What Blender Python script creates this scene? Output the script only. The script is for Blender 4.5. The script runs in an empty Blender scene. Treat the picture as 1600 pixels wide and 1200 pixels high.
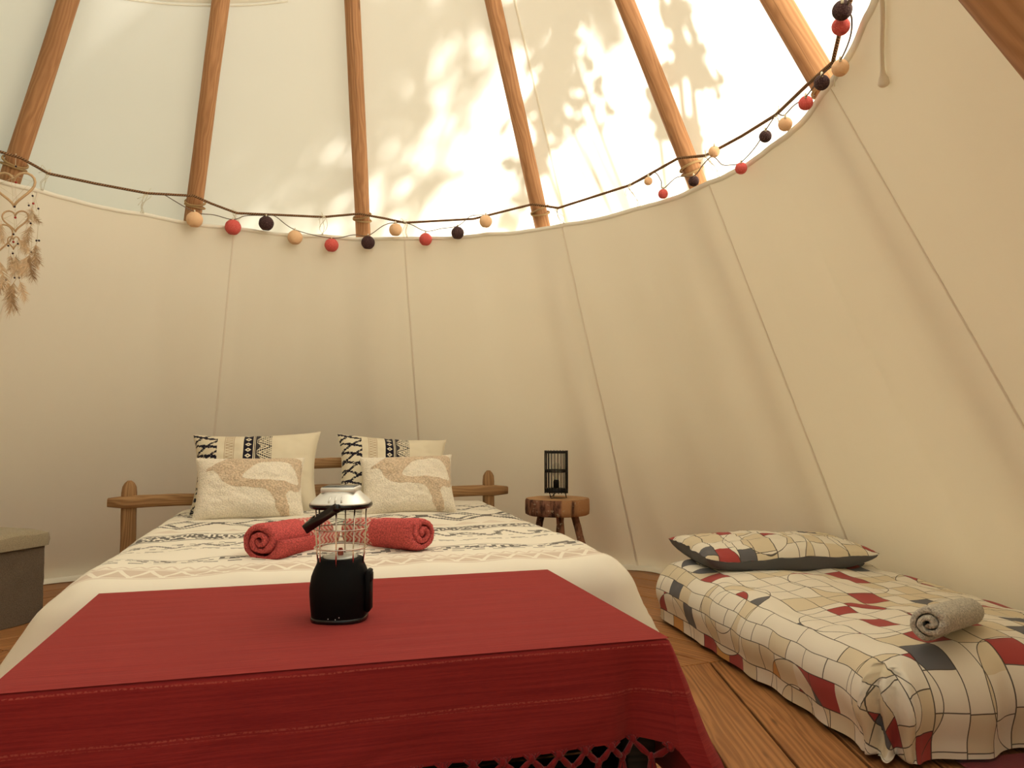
import bpy, math, random
import numpy as np
from mathutils import Vector, Matrix, noise as mnoise
random.seed(7)
R_ = math.radians
sc = bpy.context.scene
COL = sc.collection

# ------------------------------------------------------------------ camera, sky, sun, exposure
EYE = Vector((0, 0, .85)); FPX = 1200.0; PITCH = math.atan(66 / 1200)
cam = bpy.data.cameras.new('camera'); cam.sensor_width = 36; cam.lens = 36 * FPX / 1600
cam.clip_start = .02; cam.clip_end = 200
camo = bpy.data.objects.new('camera', cam); COL.objects.link(camo)
camo.location = EYE; camo.rotation_euler = (math.pi / 2 + PITCH, 0, 0)
sc.camera = camo

w = bpy.data.worlds.new('sky'); sc.world = w; w.use_nodes = True
wn = w.node_tree; bg = wn.nodes['Background']
sky = wn.nodes.new('ShaderNodeTexSky')
try:
    sky.sky_type = 'NISHITA'; sky.sun_disc = False; sky.sun_elevation = R_(50); sky.sun_rotation = R_(60)
    sky.air_density = 1.2; sky.dust_density = 2.5
except Exception:
    pass
_tint = wn.nodes.new('ShaderNodeMix'); _tint.data_type = 'RGBA'; _tint.blend_type = 'MULTIPLY'; _tint.inputs[0].default_value = 1
_tint.inputs[7].default_value = (1.02, .82, .58, 1)          # the photograph's warm white balance
wn.links.new(sky.outputs[0], _tint.inputs[6]); wn.links.new(_tint.outputs[2], bg.inputs[0]); bg.inputs[1].default_value = .15
SUN_AZ, SUN_EL = 22, 50
SUN = Vector((math.cos(R_(SUN_AZ)) * math.cos(R_(SUN_EL)), math.sin(R_(SUN_AZ)) * math.cos(R_(SUN_EL)), math.sin(R_(SUN_EL))))
sl = bpy.data.lights.new('sun', 'SUN'); sl.energy = 10.5; sl.angle = R_(.8); sl.color = (1, .965, .90)
so = bpy.data.objects.new('sun', sl); COL.objects.link(so)
so.rotation_euler = SUN.to_track_quat('Z', 'Y').to_euler(); so.location = (8, 6, 12)
sc.view_settings.view_transform = 'Standard'; sc.view_settings.look = 'None'
sc.view_settings.gamma = 1; sc.view_settings.use_curve_mapping = False
sc.view_settings.exposure = 0.88
sc.cycles.max_bounces = 10; sc.cycles.diffuse_bounces = 6; sc.cycles.transmission_bounces = 8
sc.cycles.transparent_max_bounces = 8; sc.cycles.glossy_bounces = 3
sc.cycles.sample_clamp_indirect = 6; sc.cycles.caustics_reflective = False; sc.cycles.caustics_refractive = False

# ------------------------------------------------------------------ plan of the tent
CX, CY, ZT = -.65, 2.55, 5.2
def RR(az):
    d = abs((az + 76 + 180) % 360 - 180); t = max(0, min(1, 1 - d / 70))
    return 2.56 + .56 * t * t * (3 - 2 * t)
def cone(az, z, off=0.0):
    r = (RR(az) + off) * (1 - z / ZT)
    return Vector((CX + r * math.cos(R_(az)), CY + r * math.sin(R_(az)), z))
def az_of(p): return math.degrees(math.atan2(p[1] - CY, p[0] - CX))
_c, _s = math.cos(PITCH), math.sin(PITCH)
def ray(x, y):
    u, v = x - 800, 600 - y
    return Vector((u, FPX * _c - v * _s, FPX * _s + v * _c))
def at_z(x, y, z):
    d = ray(x, y); return EYE + d * ((z - EYE.z) / d.z)
def at_depth(x, y, Y):
    d = ray(x, y); return EYE + d * (Y / d.y)
def at_cone(x, y, off=0.0):                    # where the sight line meets the tent wall
    d = ray(x, y); k = .0003
    while k < .008:
        p = EYE + d * k
        if math.hypot(p.x - CX, p.y - CY) > (RR(az_of(p)) + off) * (1 - p.z / ZT): return p
        k += .000004
    return EYE + d * .0035
# bed and table share one frame: s across, t away from the table's back edge
TL = Vector((-1.0766, 2.0303, 0)); ANG = R_(15.9)
E1 = Vector((math.cos(ANG), math.sin(ANG), 0)); E2 = Vector((-math.sin(ANG), math.cos(ANG), 0)); EZ = Vector((0, 0, 1))
def B(s, t, z): return TL + E1 * s + E2 * t + EZ * z

# ------------------------------------------------------------------ node expressions
class X:
    def __init__(s, nt, k): s.nt = nt; s.k = k
    def _m(s, op, *a):
        n = s.nt.nodes.new('ShaderNodeMath'); n.operation = op
        for i, v in enumerate((s,) + a):
            if isinstance(v, X): s.nt.links.new(v.k, n.inputs[i])
            else: n.inputs[i].default_value = v
        return X(s.nt, n.outputs[0])
    def __add__(s, o): return s._m('ADD', o)
    __radd__ = __add__
    def __sub__(s, o): return s._m('SUBTRACT', o)
    def __rsub__(s, o): return (s * -1)._m('ADD', o)
    def __mul__(s, o): return s._m('MULTIPLY', o)
    __rmul__ = __mul__
    def __truediv__(s, o): return s._m('DIVIDE', o)
    def fr(s): return s._m('FRACT')
    def fl(s): return s._m('FLOOR')
    def ab(s): return s._m('ABSOLUTE')
    def sn(s): return s._m('SINE')
    def sq(s): return s._m('SQRT')
    def pw(s, o): return s._m('POWER', o)
    def lt(s, o): return s._m('LESS_THAN', o)
    def gt(s, o): return s._m('GREATER_THAN', o)
    def mn(s, o): return s._m('MINIMUM', o)
    def mx(s, o): return s._m('MAXIMUM', o)
    def sm(s, a, b):
        n = s.nt.nodes.new('ShaderNodeMapRange'); n.interpolation_type = 'SMOOTHSTEP'
        s.nt.links.new(s.k, n.inputs[0]); n.inputs[1].default_value = a; n.inputs[2].default_value = b
        return X(s.nt, n.outputs[0])
    def tri(s): return ((s.fr() - .5).ab()) * 2     # 1 at whole numbers, 0 half way
def vec(nt, x, y, z=0.0):
    n = nt.nodes.new('ShaderNodeCombineXYZ')
    for i, v in enumerate((x, y, z)):
        if isinstance(v, X): nt.links.new(v.k, n.inputs[i])
        else: n.inputs[i].default_value = v
    return n.outputs[0]
def coords(nt, kind='UV'):
    t = nt.nodes.new('ShaderNodeTexCoord'); sp = nt.nodes.new('ShaderNodeSeparateXYZ')
    nt.links.new(t.outputs[kind], sp.inputs[0])
    return [X(nt, o) for o in sp.outputs]
def nz(nt, v, scale=1.0, detail=2.0, rough=.5, dist=0.0):
    n = nt.nodes.new('ShaderNodeTexNoise'); nt.links.new(v, n.inputs['Vector'])
    n.inputs['Scale'].default_value = scale; n.inputs['Detail'].default_value = detail
    n.inputs['Roughness'].default_value = rough; n.inputs['Distortion'].default_value = dist
    return X(nt, n.outputs[0])
def wh(nt, x, y, z=0.0):
    n = nt.nodes.new('ShaderNodeTexWhiteNoise'); n.noise_dimensions = '3D'
    nt.links.new(vec(nt, x, y, z), n.inputs['Vector']); return X(nt, n.outputs['Value'])
def col(c): return (c[0], c[1], c[2], 1)
def mix(nt, f, a, b):
    n = nt.nodes.new('ShaderNodeMix'); n.data_type = 'RGBA'
    if isinstance(f, X): nt.links.new(f.k, n.inputs[0])
    else: n.inputs[0].default_value = f
    for i, v in ((6, a), (7, b)):
        if isinstance(v, tuple): n.inputs[i].default_value = col(v)
        else: nt.links.new(v, n.inputs[i])
    return n.outputs[2]
def new_mat(name, rough=.85, metal=0, spec=.3, sheen=0):
    m = bpy.data.materials.new(name); m.use_nodes = True
    nt = m.node_tree; b = nt.nodes['Principled BSDF']
    b.inputs['Roughness'].default_value = rough; b.inputs['Metallic'].default_value = metal
    b.inputs['Specular IOR Level'].default_value = spec
    if sheen: b.inputs['Sheen Weight'].default_value = sheen
    return m, nt, b
def bump(nt, b, h, strength=.3, dist=.002):
    n = nt.nodes.new('ShaderNodeBump'); n.inputs['Strength'].default_value = strength
    n.inputs['Distance'].default_value = dist
    nt.links.new(h.k, n.inputs['Height']); nt.links.new(n.outputs[0], b.inputs['Normal'])
def setc(nt, b, c):
    if isinstance(c, tuple): b.inputs['Base Color'].default_value = col(c)
    else: nt.links.new(c, b.inputs['Base Color'])
def sc3(c, k): return tuple(min(1, v * k) for v in c)

def plain(name, c, rough=.6, metal=0, spec=.3, var=.12, scale=30, bmp=0.0):
    m, nt, b = new_mat(name, rough, metal, spec)
    p = coords(nt, 'Object'); n = nz(nt, vec(nt, *p), scale, 3)
    setc(nt, b, mix(nt, n, sc3(c, 1 - var), sc3(c, 1 + var)))
    if bmp: bump(nt, b, n, bmp, .002)
    return m
def fabric(name, c, weave=900, var=.06, sheen=.1, bs=.25, dist=.001, pile=0.0):
    m, nt, b = new_mat(name, .95, spec=.1, sheen=sheen)
    x, y, z = coords(nt, 'Object'); v = vec(nt, x, y, z)
    n = nz(nt, v, 6, 3)
    setc(nt, b, mix(nt, n, sc3(c, 1 - var), sc3(c, 1 + var)))
    wn_ = nz(nt, v, weave, 2)
    if pile: setc(nt, b, mix(nt, wn_.sm(.34, .66), sc3(c, 1 - pile), sc3(c, 1 + pile * .5)))
    bump(nt, b, wn_, bs, dist)
    return m
def wood(name, dark, light, knots=True, ring=22.0, stretch=1.6, rough=.7):
    m, nt, b = new_mat(name, rough, spec=.25)
    u, v, _ = coords(nt, 'UV')
    n1 = nz(nt, vec(nt, u * stretch, v * 9), 1, 3, .55, .4)
    rings = ((v * ring * 3 + n1 * 7) * 6.283).sn() * .5 + .5
    fine = nz(nt, vec(nt, u * 6, v * 260), 1, 3)
    f = rings * .45 + fine * .55
    c = mix(nt, f, dark, light)
    big = nz(nt, vec(nt, u * .9, v * 3, 3.1), 1.5, 3)
    c = mix(nt, big.sm(.35, .75) * .45, c, sc3(dark, .85))
    crk = nz(nt, vec(nt, u * .8, v * 75, 8.0), 1, 3, .6, .5).sm(.60, .70)
    c = mix(nt, crk * .55, c, sc3(dark, .55))
    if knots:
        t = nt.nodes.new('ShaderNodeTexVoronoi'); t.inputs['Scale'].default_value = 1
        nt.links.new(vec(nt, u * 3.0, v * 12), t.inputs['Vector'])
        k = X(nt, t.outputs['Distance']).sm(.13, .04)
        c = mix(nt, k * .75, c, sc3(dark, .35))
    setc(nt, b, c); bump(nt, b, f, .35, .0015)
    return m
def canvas(name, c, trans, mixf, bumps=.15):
    m = bpy.data.materials.new(name); m.use_nodes = True; nt = m.node_tree
    out = nt.nodes['Material Output']; b = nt.nodes['Principled BSDF']
    b.inputs['Roughness'].default_value = .95; b.inputs['Specular IOR Level'].default_value = .05
    x, y, z = coords(nt, 'Object'); v = vec(nt, x, y, z)
    n = nz(nt, v, 1.3, 4)
    cc = mix(nt, n, sc3(c, .96), sc3(c, 1.03))
    setc(nt, b, cc)
    t = nt.nodes.new('ShaderNodeBsdfTranslucent'); nt.links.new(mix(nt, n, sc3(trans, .95), sc3(trans, 1.04)), t.inputs[0])
    bp = nt.nodes.new('ShaderNodeBump'); bp.inputs['Strength'].default_value = bumps; bp.inputs['Distance'].default_value = .001
    nt.links.new(nz(nt, v, 500, 2).k, bp.inputs['Height']); nt.links.new(bp.outputs[0], b.inputs['Normal'])
    ms = nt.nodes.new('ShaderNodeMixShader'); ms.inputs[0].default_value = mixf
    nt.links.new(b.outputs[0], ms.inputs[1]); nt.links.new(t.outputs[0], ms.inputs[2]); nt.links.new(ms.outputs[0], out.inputs[0])
    return m

M = {}
M['outer'] = canvas('outer canvas', (.88, .85, .76), (.90, .86, .76), .52)
M['liner'] = canvas('liner canvas', (.885, .85, .745), (.60, .53, .39), .055)
M['seam'] = canvas('seam canvas', (.85, .79, .68), (.6, .5, .36), .05)
M['pole'] = wood('pole wood', (.30, .14, .060), (.56, .30, .145), True, 14)
M['plank'] = wood('floor wood', (.20, .075, .025), (.56, .27, .10), True, 17, .8, .42)
M['headwood'] = wood('headboard wood', (.20, .10, .04), (.50, .30, .14), True, 20)
M['darkwood'] = wood('dark stained wood', (.012, .009, .007), (.035, .024, .016), False, 20)
M['slab'] = wood('stool slab wood', (.38, .20, .09), (.62, .38, .19), False, 30)
M['gap'] = plain('floor underlay', (.012, .008, .006), .9)
M['rope'] = None
def rope_mat():
    m, nt, b = new_mat('twisted rope', .95, spec=.1)
    u, v, _ = coords(nt, 'UV')
    st = ((u * 90 + v * 60) * 6.283).sn() * .5 + .5
    setc(nt, b, mix(nt, st, (.07, .035, .02), (.30, .17, .085))); bump(nt, b, st, .6, .002); return m
M['rope'] = rope_mat()
M['wraprope'] = plain('pale rope', (.38, .25, .12), .95, scale=200, bmp=.5)
M['string'] = plain('white string', (.72, .66, .50), .95, scale=100)
M['wire'] = plain('thin cord', (.14, .10, .07), .8)
M['black'] = plain('black plastic', (.0035, .0035, .004), .6, spec=.12, var=.1)
M['gloss'] = plain('glossy black plastic', (.004, .004, .005), .25, spec=.5)
M['chrome'] = plain('polished wire', (.75, .68, .62), .22, 1)
M['silver'] = plain('silver plastic', (.80, .80, .76), .32, .45)
M['solar'] = plain('solar panel', (.05, .06, .07), .15, 0, .6)
M['blackwire'] = plain('black rattan', (.006, .005, .005), .6)
M['ink'] = None
def glass(name, tint=(1, 1, 1)):
    m, nt, b = new_mat(name, .02); b.inputs['Transmission Weight'].default_value = 1
    b.inputs['Base Color'].default_value = col(tint); b.inputs['IOR'].default_value = 1.45
    out = nt.nodes['Material Output']; tr = nt.nodes.new('ShaderNodeBsdfTransparent'); gl = nt.nodes.new('ShaderNodeBsdfGlossy')
    gl.inputs['Roughness'].default_value = .05
    fz = nt.nodes.new('ShaderNodeFresnel'); fz.inputs[0].default_value = 1.5
    ge = nt.nodes.new('ShaderNodeNewGeometry'); ms = nt.nodes.new('ShaderNodeMixShader')
    nt.links.new((X(nt, fz.outputs[0]) * (1 - X(nt, ge.outputs['Backfacing']))).k, ms.inputs[0])
    tr.inputs[0].default_value = col(tint)
    nt.links.new(tr.outputs[0], ms.inputs[1]); nt.links.new(gl.outputs[0], ms.inputs[2]); nt.links.new(ms.outputs[0], out.inputs[0])
    return m
M['glass'] = glass('clear glass', (.9, .91, .9))

def redcloth():
    m, nt, b = new_mat('red woven cotton', .9, spec=.12, sheen=.25)
    b.inputs['Sheen Tint'].default_value = (1, .35, .3, 1)
    u, v, _ = coords(nt, 'UV')            # u along the table, v = distance past the front edge (negative on top)
    slub = nz(nt, vec(nt, u * 3.5, v * 170), 1, 4, .6)
    weft = nz(nt, vec(nt, u * 60, v * 900), 1, 2)
    f = slub * .7 + weft * .3
    c = mix(nt, f.sm(.34, .66), (.205, .015, .018), (.29, .027, .025))
    deep = nz(nt, vec(nt, u * 1.6, v * 42, 5.0), 1, 4, .7).sm(.60, .74)
    c = mix(nt, deep * .5, c, (.11, .007, .009))
    wob = nz(nt, vec(nt, u * 3, 0.0, 9.0), 1, 2) * .012
    for d, wdt, k in ((.022, .0016, .30), (.112, .0018, .28), (.118, .001, .15)):
        ln = (v + wob - d).ab().lt(wdt)
        c = mix(nt, ln * (nz(nt, vec(nt, u * 200, v * 200), 1, 1).sm(.35, .6)) * k, c, (.62, .17, .12))
    setc(nt, b, c); bump(nt, b, f, .35, .0012); return m
M['red'] = redcloth()
M['fringe'] = fabric('red fringe yarn', (.20, .012, .014), 700, .2, .2, .5)

def duvet_mat():
    m, nt, b = new_mat('printed white cotton duvet', .92, spec=.1, sheen=.1)
    s, t, _ = coords(nt, 'UV')
    base = (.80, .75, .64); ink = (.035, .028, .026); pink = (.50, .36, .27)
    c = base
    wv = nz(nt, vec(nt, s * 4, t * 4), 1, 2)
    tt = t + (wv - .5) * .02
    q = .0115
    qs, qt = (s / q).fl() * q, (tt / q).fl() * q
    fade = nz(nt, vec(nt, s * 140, t * 140), 1, 1).sm(.12, .42)      # worn print
    def band(lo, hi): return tt.gt(lo) * tt.lt(hi)
    # pink band with white zigzag nearest the table
    z1 = (s / .085).tri()
    zz = ((tt - .135) / .085)
    pk = band(.135, .22) * (1 - (zz - z1).ab().lt(.17))
    c = mix(nt, pk * .62, c, pink)
    ed = (tt - .128).ab().lt(.003).mx((tt - .228).ab().lt(.0035))
    c = mix(nt, ed * .5, c, pink)
    zz2 = ((tt - .235) / .035)
    c = mix(nt, band(.235, .27) * (zz2 - (s / .045).tri()).ab().lt(.25) * .45, c, pink)
    # black figure bands
    def inkm(f, k=.85):
        nonlocal c
        c = mix(nt, f * fade * k, c, ink)
    inkm((tt - .325).ab().lt(.0045) * (s * 14).fr().lt(.6))
    inkm(band(.345, .405) * wh(nt, (s / .016).fl(), (tt / .012).fl()).gt(.52) * (nz(nt, vec(nt, s * 3, 0.0, 2.0), 1, 1).gt(.38)))
    inkm((tt - .415).ab().lt(.003))
    inkm((tt - .575).ab().lt(.005) * (s * 11).fr().lt(.62))
    inkm((tt - .562).ab().lt(.0025) * (s * 40).fr().lt(.5), .7)
    g = (s / .16).tri(); gy = (qt - .63) / .10
    inkm(band(.63, .73) * ((qs / .16).tri() * .9 - gy).ab().lt(.13), .75)
    inkm(band(.63, .73) * wh(nt, (s / .02).fl(), (tt / .02).fl(), 4.0).gt(.80), .6)
    inkm((tt - .80).ab().lt(.005)); inkm((tt - .945).ab().lt(.006))
    inkm(band(.815, .93) * wh(nt, (s / .009).fl(), (tt / .020).fl(), 8.0).gt(.36), .9)
    inkm(band(.855, .885) * (s / .05).tri().gt(.45), .0)
    # stepped diamonds
    d = (qs / .30).tri(); y = ((qt - 1.30) / .14).ab()
    inkm(band(1.15, 1.46) * ((d - y).ab().lt(.10)).mx((d - y * .9 - .45).ab().lt(.10)).mx((d + y * .8 - 0.2).lt(0.0)), .9)
    c2 = band(1.01, 1.09) * (((tt - 1.01) / .08 - (s / .12).tri()).lt(0.0)) * .35
    c = mix(nt, c2, c, pink)
    inkm((tt - 1.50).ab().lt(.006) * (s * 9).fr().lt(.7))
    inkm(band(1.56, 1.80) * ((qs / .2).tri() - (qt / .12).tri()).ab().lt(.16), .9)
    setc(nt, b, c)
    bump(nt, b, nz(nt, vec(nt, s * 500, t * 500), 1, 2), .2, .001); return m
M['duvet'] = duvet_mat()
def mosaic_mat():
    m, nt, b = new_mat('printed mosaic cotton', .9, spec=.12, sheen=.1)
    u, v, _ = coords(nt, 'UV')
    wq = nz(nt, vec(nt, u * 2.2, v * 2.2), 1, 1)
    u = u + (wq - .5) * .03; cw, ch, lw = .078, .100, .0032
    a = u / cw + (u * 23).sn() * .12 + (u * 9.1).sn() * .18; c0 = a.fl(); bb = v / ch + wh(nt, c0, 0.0, 3.0) * 1.0; r0 = bb.fl()
    L = .46; ru = (v / L).fl()
    pu = ((u / L + ru * .5).fr() - .5) * L; pv = ((v / L).fr() - .5) * L
    ds = (pu * pu + pv * pv).sq(); flag = ds.lt(.17) + ds.lt(.095) * (wh(nt, (u / L + ru * .5).fl(), ru, 6.0).gt(.5))
    h = wh(nt, c0, r0, flag)
    base = (.80, .75, .64); tan = (.70, .61, .44); red = (.38, .065, .06); gry = (.13, .13, .14); org = (.62, .33, .10)
    cc = mix(nt, h.lt(.44), base, tan)
    cc = mix(nt, h.lt(.146), cc, org); cc = mix(nt, h.lt(.132), cc, gry); cc = mix(nt, h.lt(.085), cc, red)
    drop = h.lt(.60).mx(wh(nt, c0, r0, 11.0).gt(.38))
    ln = ((a.fr() - .5).ab().gt(.5 - lw / cw / 2)).mx(bb.fr().lt(lw / ch) * drop)
    ln = ln.mx((ds - .17).ab().lt(lw * .45)).mx((ds - .095).ab().lt(lw * .45) * wh(nt, (u / L + ru * .5).fl(), ru, 6.0).gt(.5))
    cc = mix(nt, ln * .9, cc, (.05, .042, .035))
    setc(nt, b, cc); bump(nt, b, nz(nt, vec(nt, u * 400, v * 400), 1, 2), .15, .001); return m
M['mosaic'] = mosaic_mat()
def tribal_mat():
    m, nt, b = new_mat('printed cotton pillowcase', .92, spec=.1, sheen=.1)
    u, v, _ = coords(nt, 'UV')
    base = (.69, .62, .47); ink = (.012, .01, .02); tan = (.38, .26, .16)
    c = base
    def bd(lo, hi): return u.gt(lo) * u.lt(hi)
    q = .012; qu, qv = (u / q).fl() * q, (v / q).fl() * q
    # brushed stepped strokes at the left
    st = ((qv * 8 + qu * 3.2 + nz(nt, vec(nt, qu * 9, qv * 9), 1, 1) * .5).tri()).gt(.74)
    st2 = ((qv * 6.5 - qu * 5.2 + .3).tri()).gt(.80)
    c = mix(nt, bd(.0, .20) * st.mx(st2) * nz(nt, vec(nt, u * 30, v * 60, 2.0), 1, 2).gt(.36), c, ink)
    c = mix(nt, bd(.27, .325) * ((v * 26).tri() - (u - .27) / .055).ab().gt(.22) * .65, c, tan)
    c = mix(nt, ((u - .262).ab().lt(.004)).mx((u - .333).ab().lt(.004)) * .6, c, tan)
    # dark column with pale diamonds
    dd = ((u - .445) / .035).ab() + ((v * 13).fr() - .5).ab() * 2
    c = mix(nt, bd(.408, .482) * dd.gt(.72).mx(dd.lt(.25)), c, ink)
    # zigzag column
    zu = (u - .50) / .125; z = (v * 6.5).tri()
    zz = ((zu - z).ab() * 3.2).fr().lt(.42) * ((u * 60).fr().lt(.8))
    c = mix(nt, bd(.50, .625) * zz.mx((zu - z * .35).lt(.0)) * .95, c, ink)
    c = mix(nt, (u - .492).ab().lt(.003), c, ink)
    setc(nt, b, c); bump(nt, b, nz(nt, vec(nt, u * 300, v * 300), 1, 2), .2, .001); return m
M['tribal'] = tribal_mat()
M['plaincase'] = fabric('plain cotton pillow back', (.66, .59, .45), 800)
M['greycase'] = fabric('slate grey cotton', (.115, .115, .122), 800, .1)
M['tuft'] = fabric('cream bouclé weave', (.84, .77, .64), 170, .08, .2, 1.0, .006, .12)
M['tufttan'] = fabric('tan tufted pile', (.66, .52, .37), 130, .12, .2, 1.0, .008, .22)
def terry(name, c, band=False):
    m, nt, b = new_mat(name, 1, spec=.02, sheen=.4)
    b.inputs['Sheen Tint'].default_value = col(sc3(c, 1.6))
    x, y, z = coords(nt, 'Object'); v = vec(nt, x, y, z)
    n = nz(nt, v, 190, 3, .7)
    cc = mix(nt, n.sm(.3, .7), sc3(c, .58), sc3(c, 1.35))
    if band:
        u, w_, _ = coords(nt, 'UV')       # u along the roll, w_ round it
        zz = ((u * 42 + (w_ * 30).tri() * .9).fr()).lt(.5)
        cc = mix(nt, u.lt(.155) * zz, cc, (.80, .62, .50))
    setc(nt, b, cc); bump(nt, b, n, 1.0, .008); return m
M['coral'] = terry('coral terry', (.66, .125, .12), True)
M['greyterry'] = terry('pale grey terry', (.66, .62, .54))
def felt():
    m, nt, b = new_mat('brown grey felt', 1, spec=.05, sheen=.2)
    x, y, z = coords(nt, 'Object'); v = vec(nt, x, y, z)
    n = nz(nt, v, 420, 3, .8)
    setc(nt, b, mix(nt, n.sm(.25, .75), (.07, .052, .036), (.20, .152, .108))); bump(nt, b, n, .5, .002); return m
M['felt'] = felt()
M['feltlid'] = fabric('speckled lid fabric', (.36, .30, .20), 400, .2, .2, .8, .003, .25)
def bark(legs=0.0):
    m, nt, b = new_mat('bark', .9, spec=.15)
    x, y, z = coords(nt, 'Object')
    n = nz(nt, vec(nt, x, y, z * .35), 34, 4, .65)
    n2 = nz(nt, vec(nt, x, y, z * .1), 9, 2)
    c = mix(nt, n.sm(.35, .62), (.05, .022, .016), (.26, .12, .075))
    c = mix(nt, n2.sm(.54, .60) * (1 - legs), c, (.40, .21, .10))
    c = mix(nt, nz(nt, vec(nt, x, y, z), 60, 2).sm(.62, .7) * .6, c, (.42, .33, .22))
    setc(nt, b, c); bump(nt, b, n, .8, .006); return m
M['bark'] = bark(); M['branch'] = bark(.85)
def ball_mat(name, c, wrap):
    m, nt, b = new_mat(name, .75, spec=.2)
    x, y, z = coords(nt, 'Object'); v = vec(nt, x, y, z)
    n = nz(nt, v, 160, 3, .8, 3)
    setc(nt, b, mix(nt, n.sm(.50, .66), c, wrap)); bump(nt, b, n, .6, .003); return m
M['ball_peach'] = ball_mat('peach cotton thread', (.82, .52, .30), (.86, .62, .40))
M['ball_red'] = ball_mat('coral red cotton thread', (.62, .085, .08), (.78, .26, .20))
M['ball_dark'] = ball_mat('dark plum cotton thread', (.035, .014, .018), (.20, .12, .10))
M['suede'] = plain('tan suede cord', (.55, .38, .22), .95, scale=90, bmp=.3)
M['feather'] = plain('beige feather', (.74, .57, .38), .9, var=.35, scale=60)
M['featherdk'] = plain('brown feather', (.50, .35, .21), .9, var=.4, scale=60)
M['beadr'] = plain('red bead', (.35, .02, .015), .3); M['beadb'] = plain('dark bead', (.02, .01, .02), .3)
M['beadw'] = plain('white bead', (.75, .68, .58), .4)
M['leaf'] = plain('green leaf', (.06, .11, .02), .6)
M['treebark'] = plain('tree bark', (.12, .08, .05), .9, scale=15, bmp=.6)
M['grass'] = plain('grass ground', (.10, .13, .045), .95, var=.4, scale=6)
M['rug'] = fabric('dark red rug', (.17, .012, .02), 250, .2, .2, .8)

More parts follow.
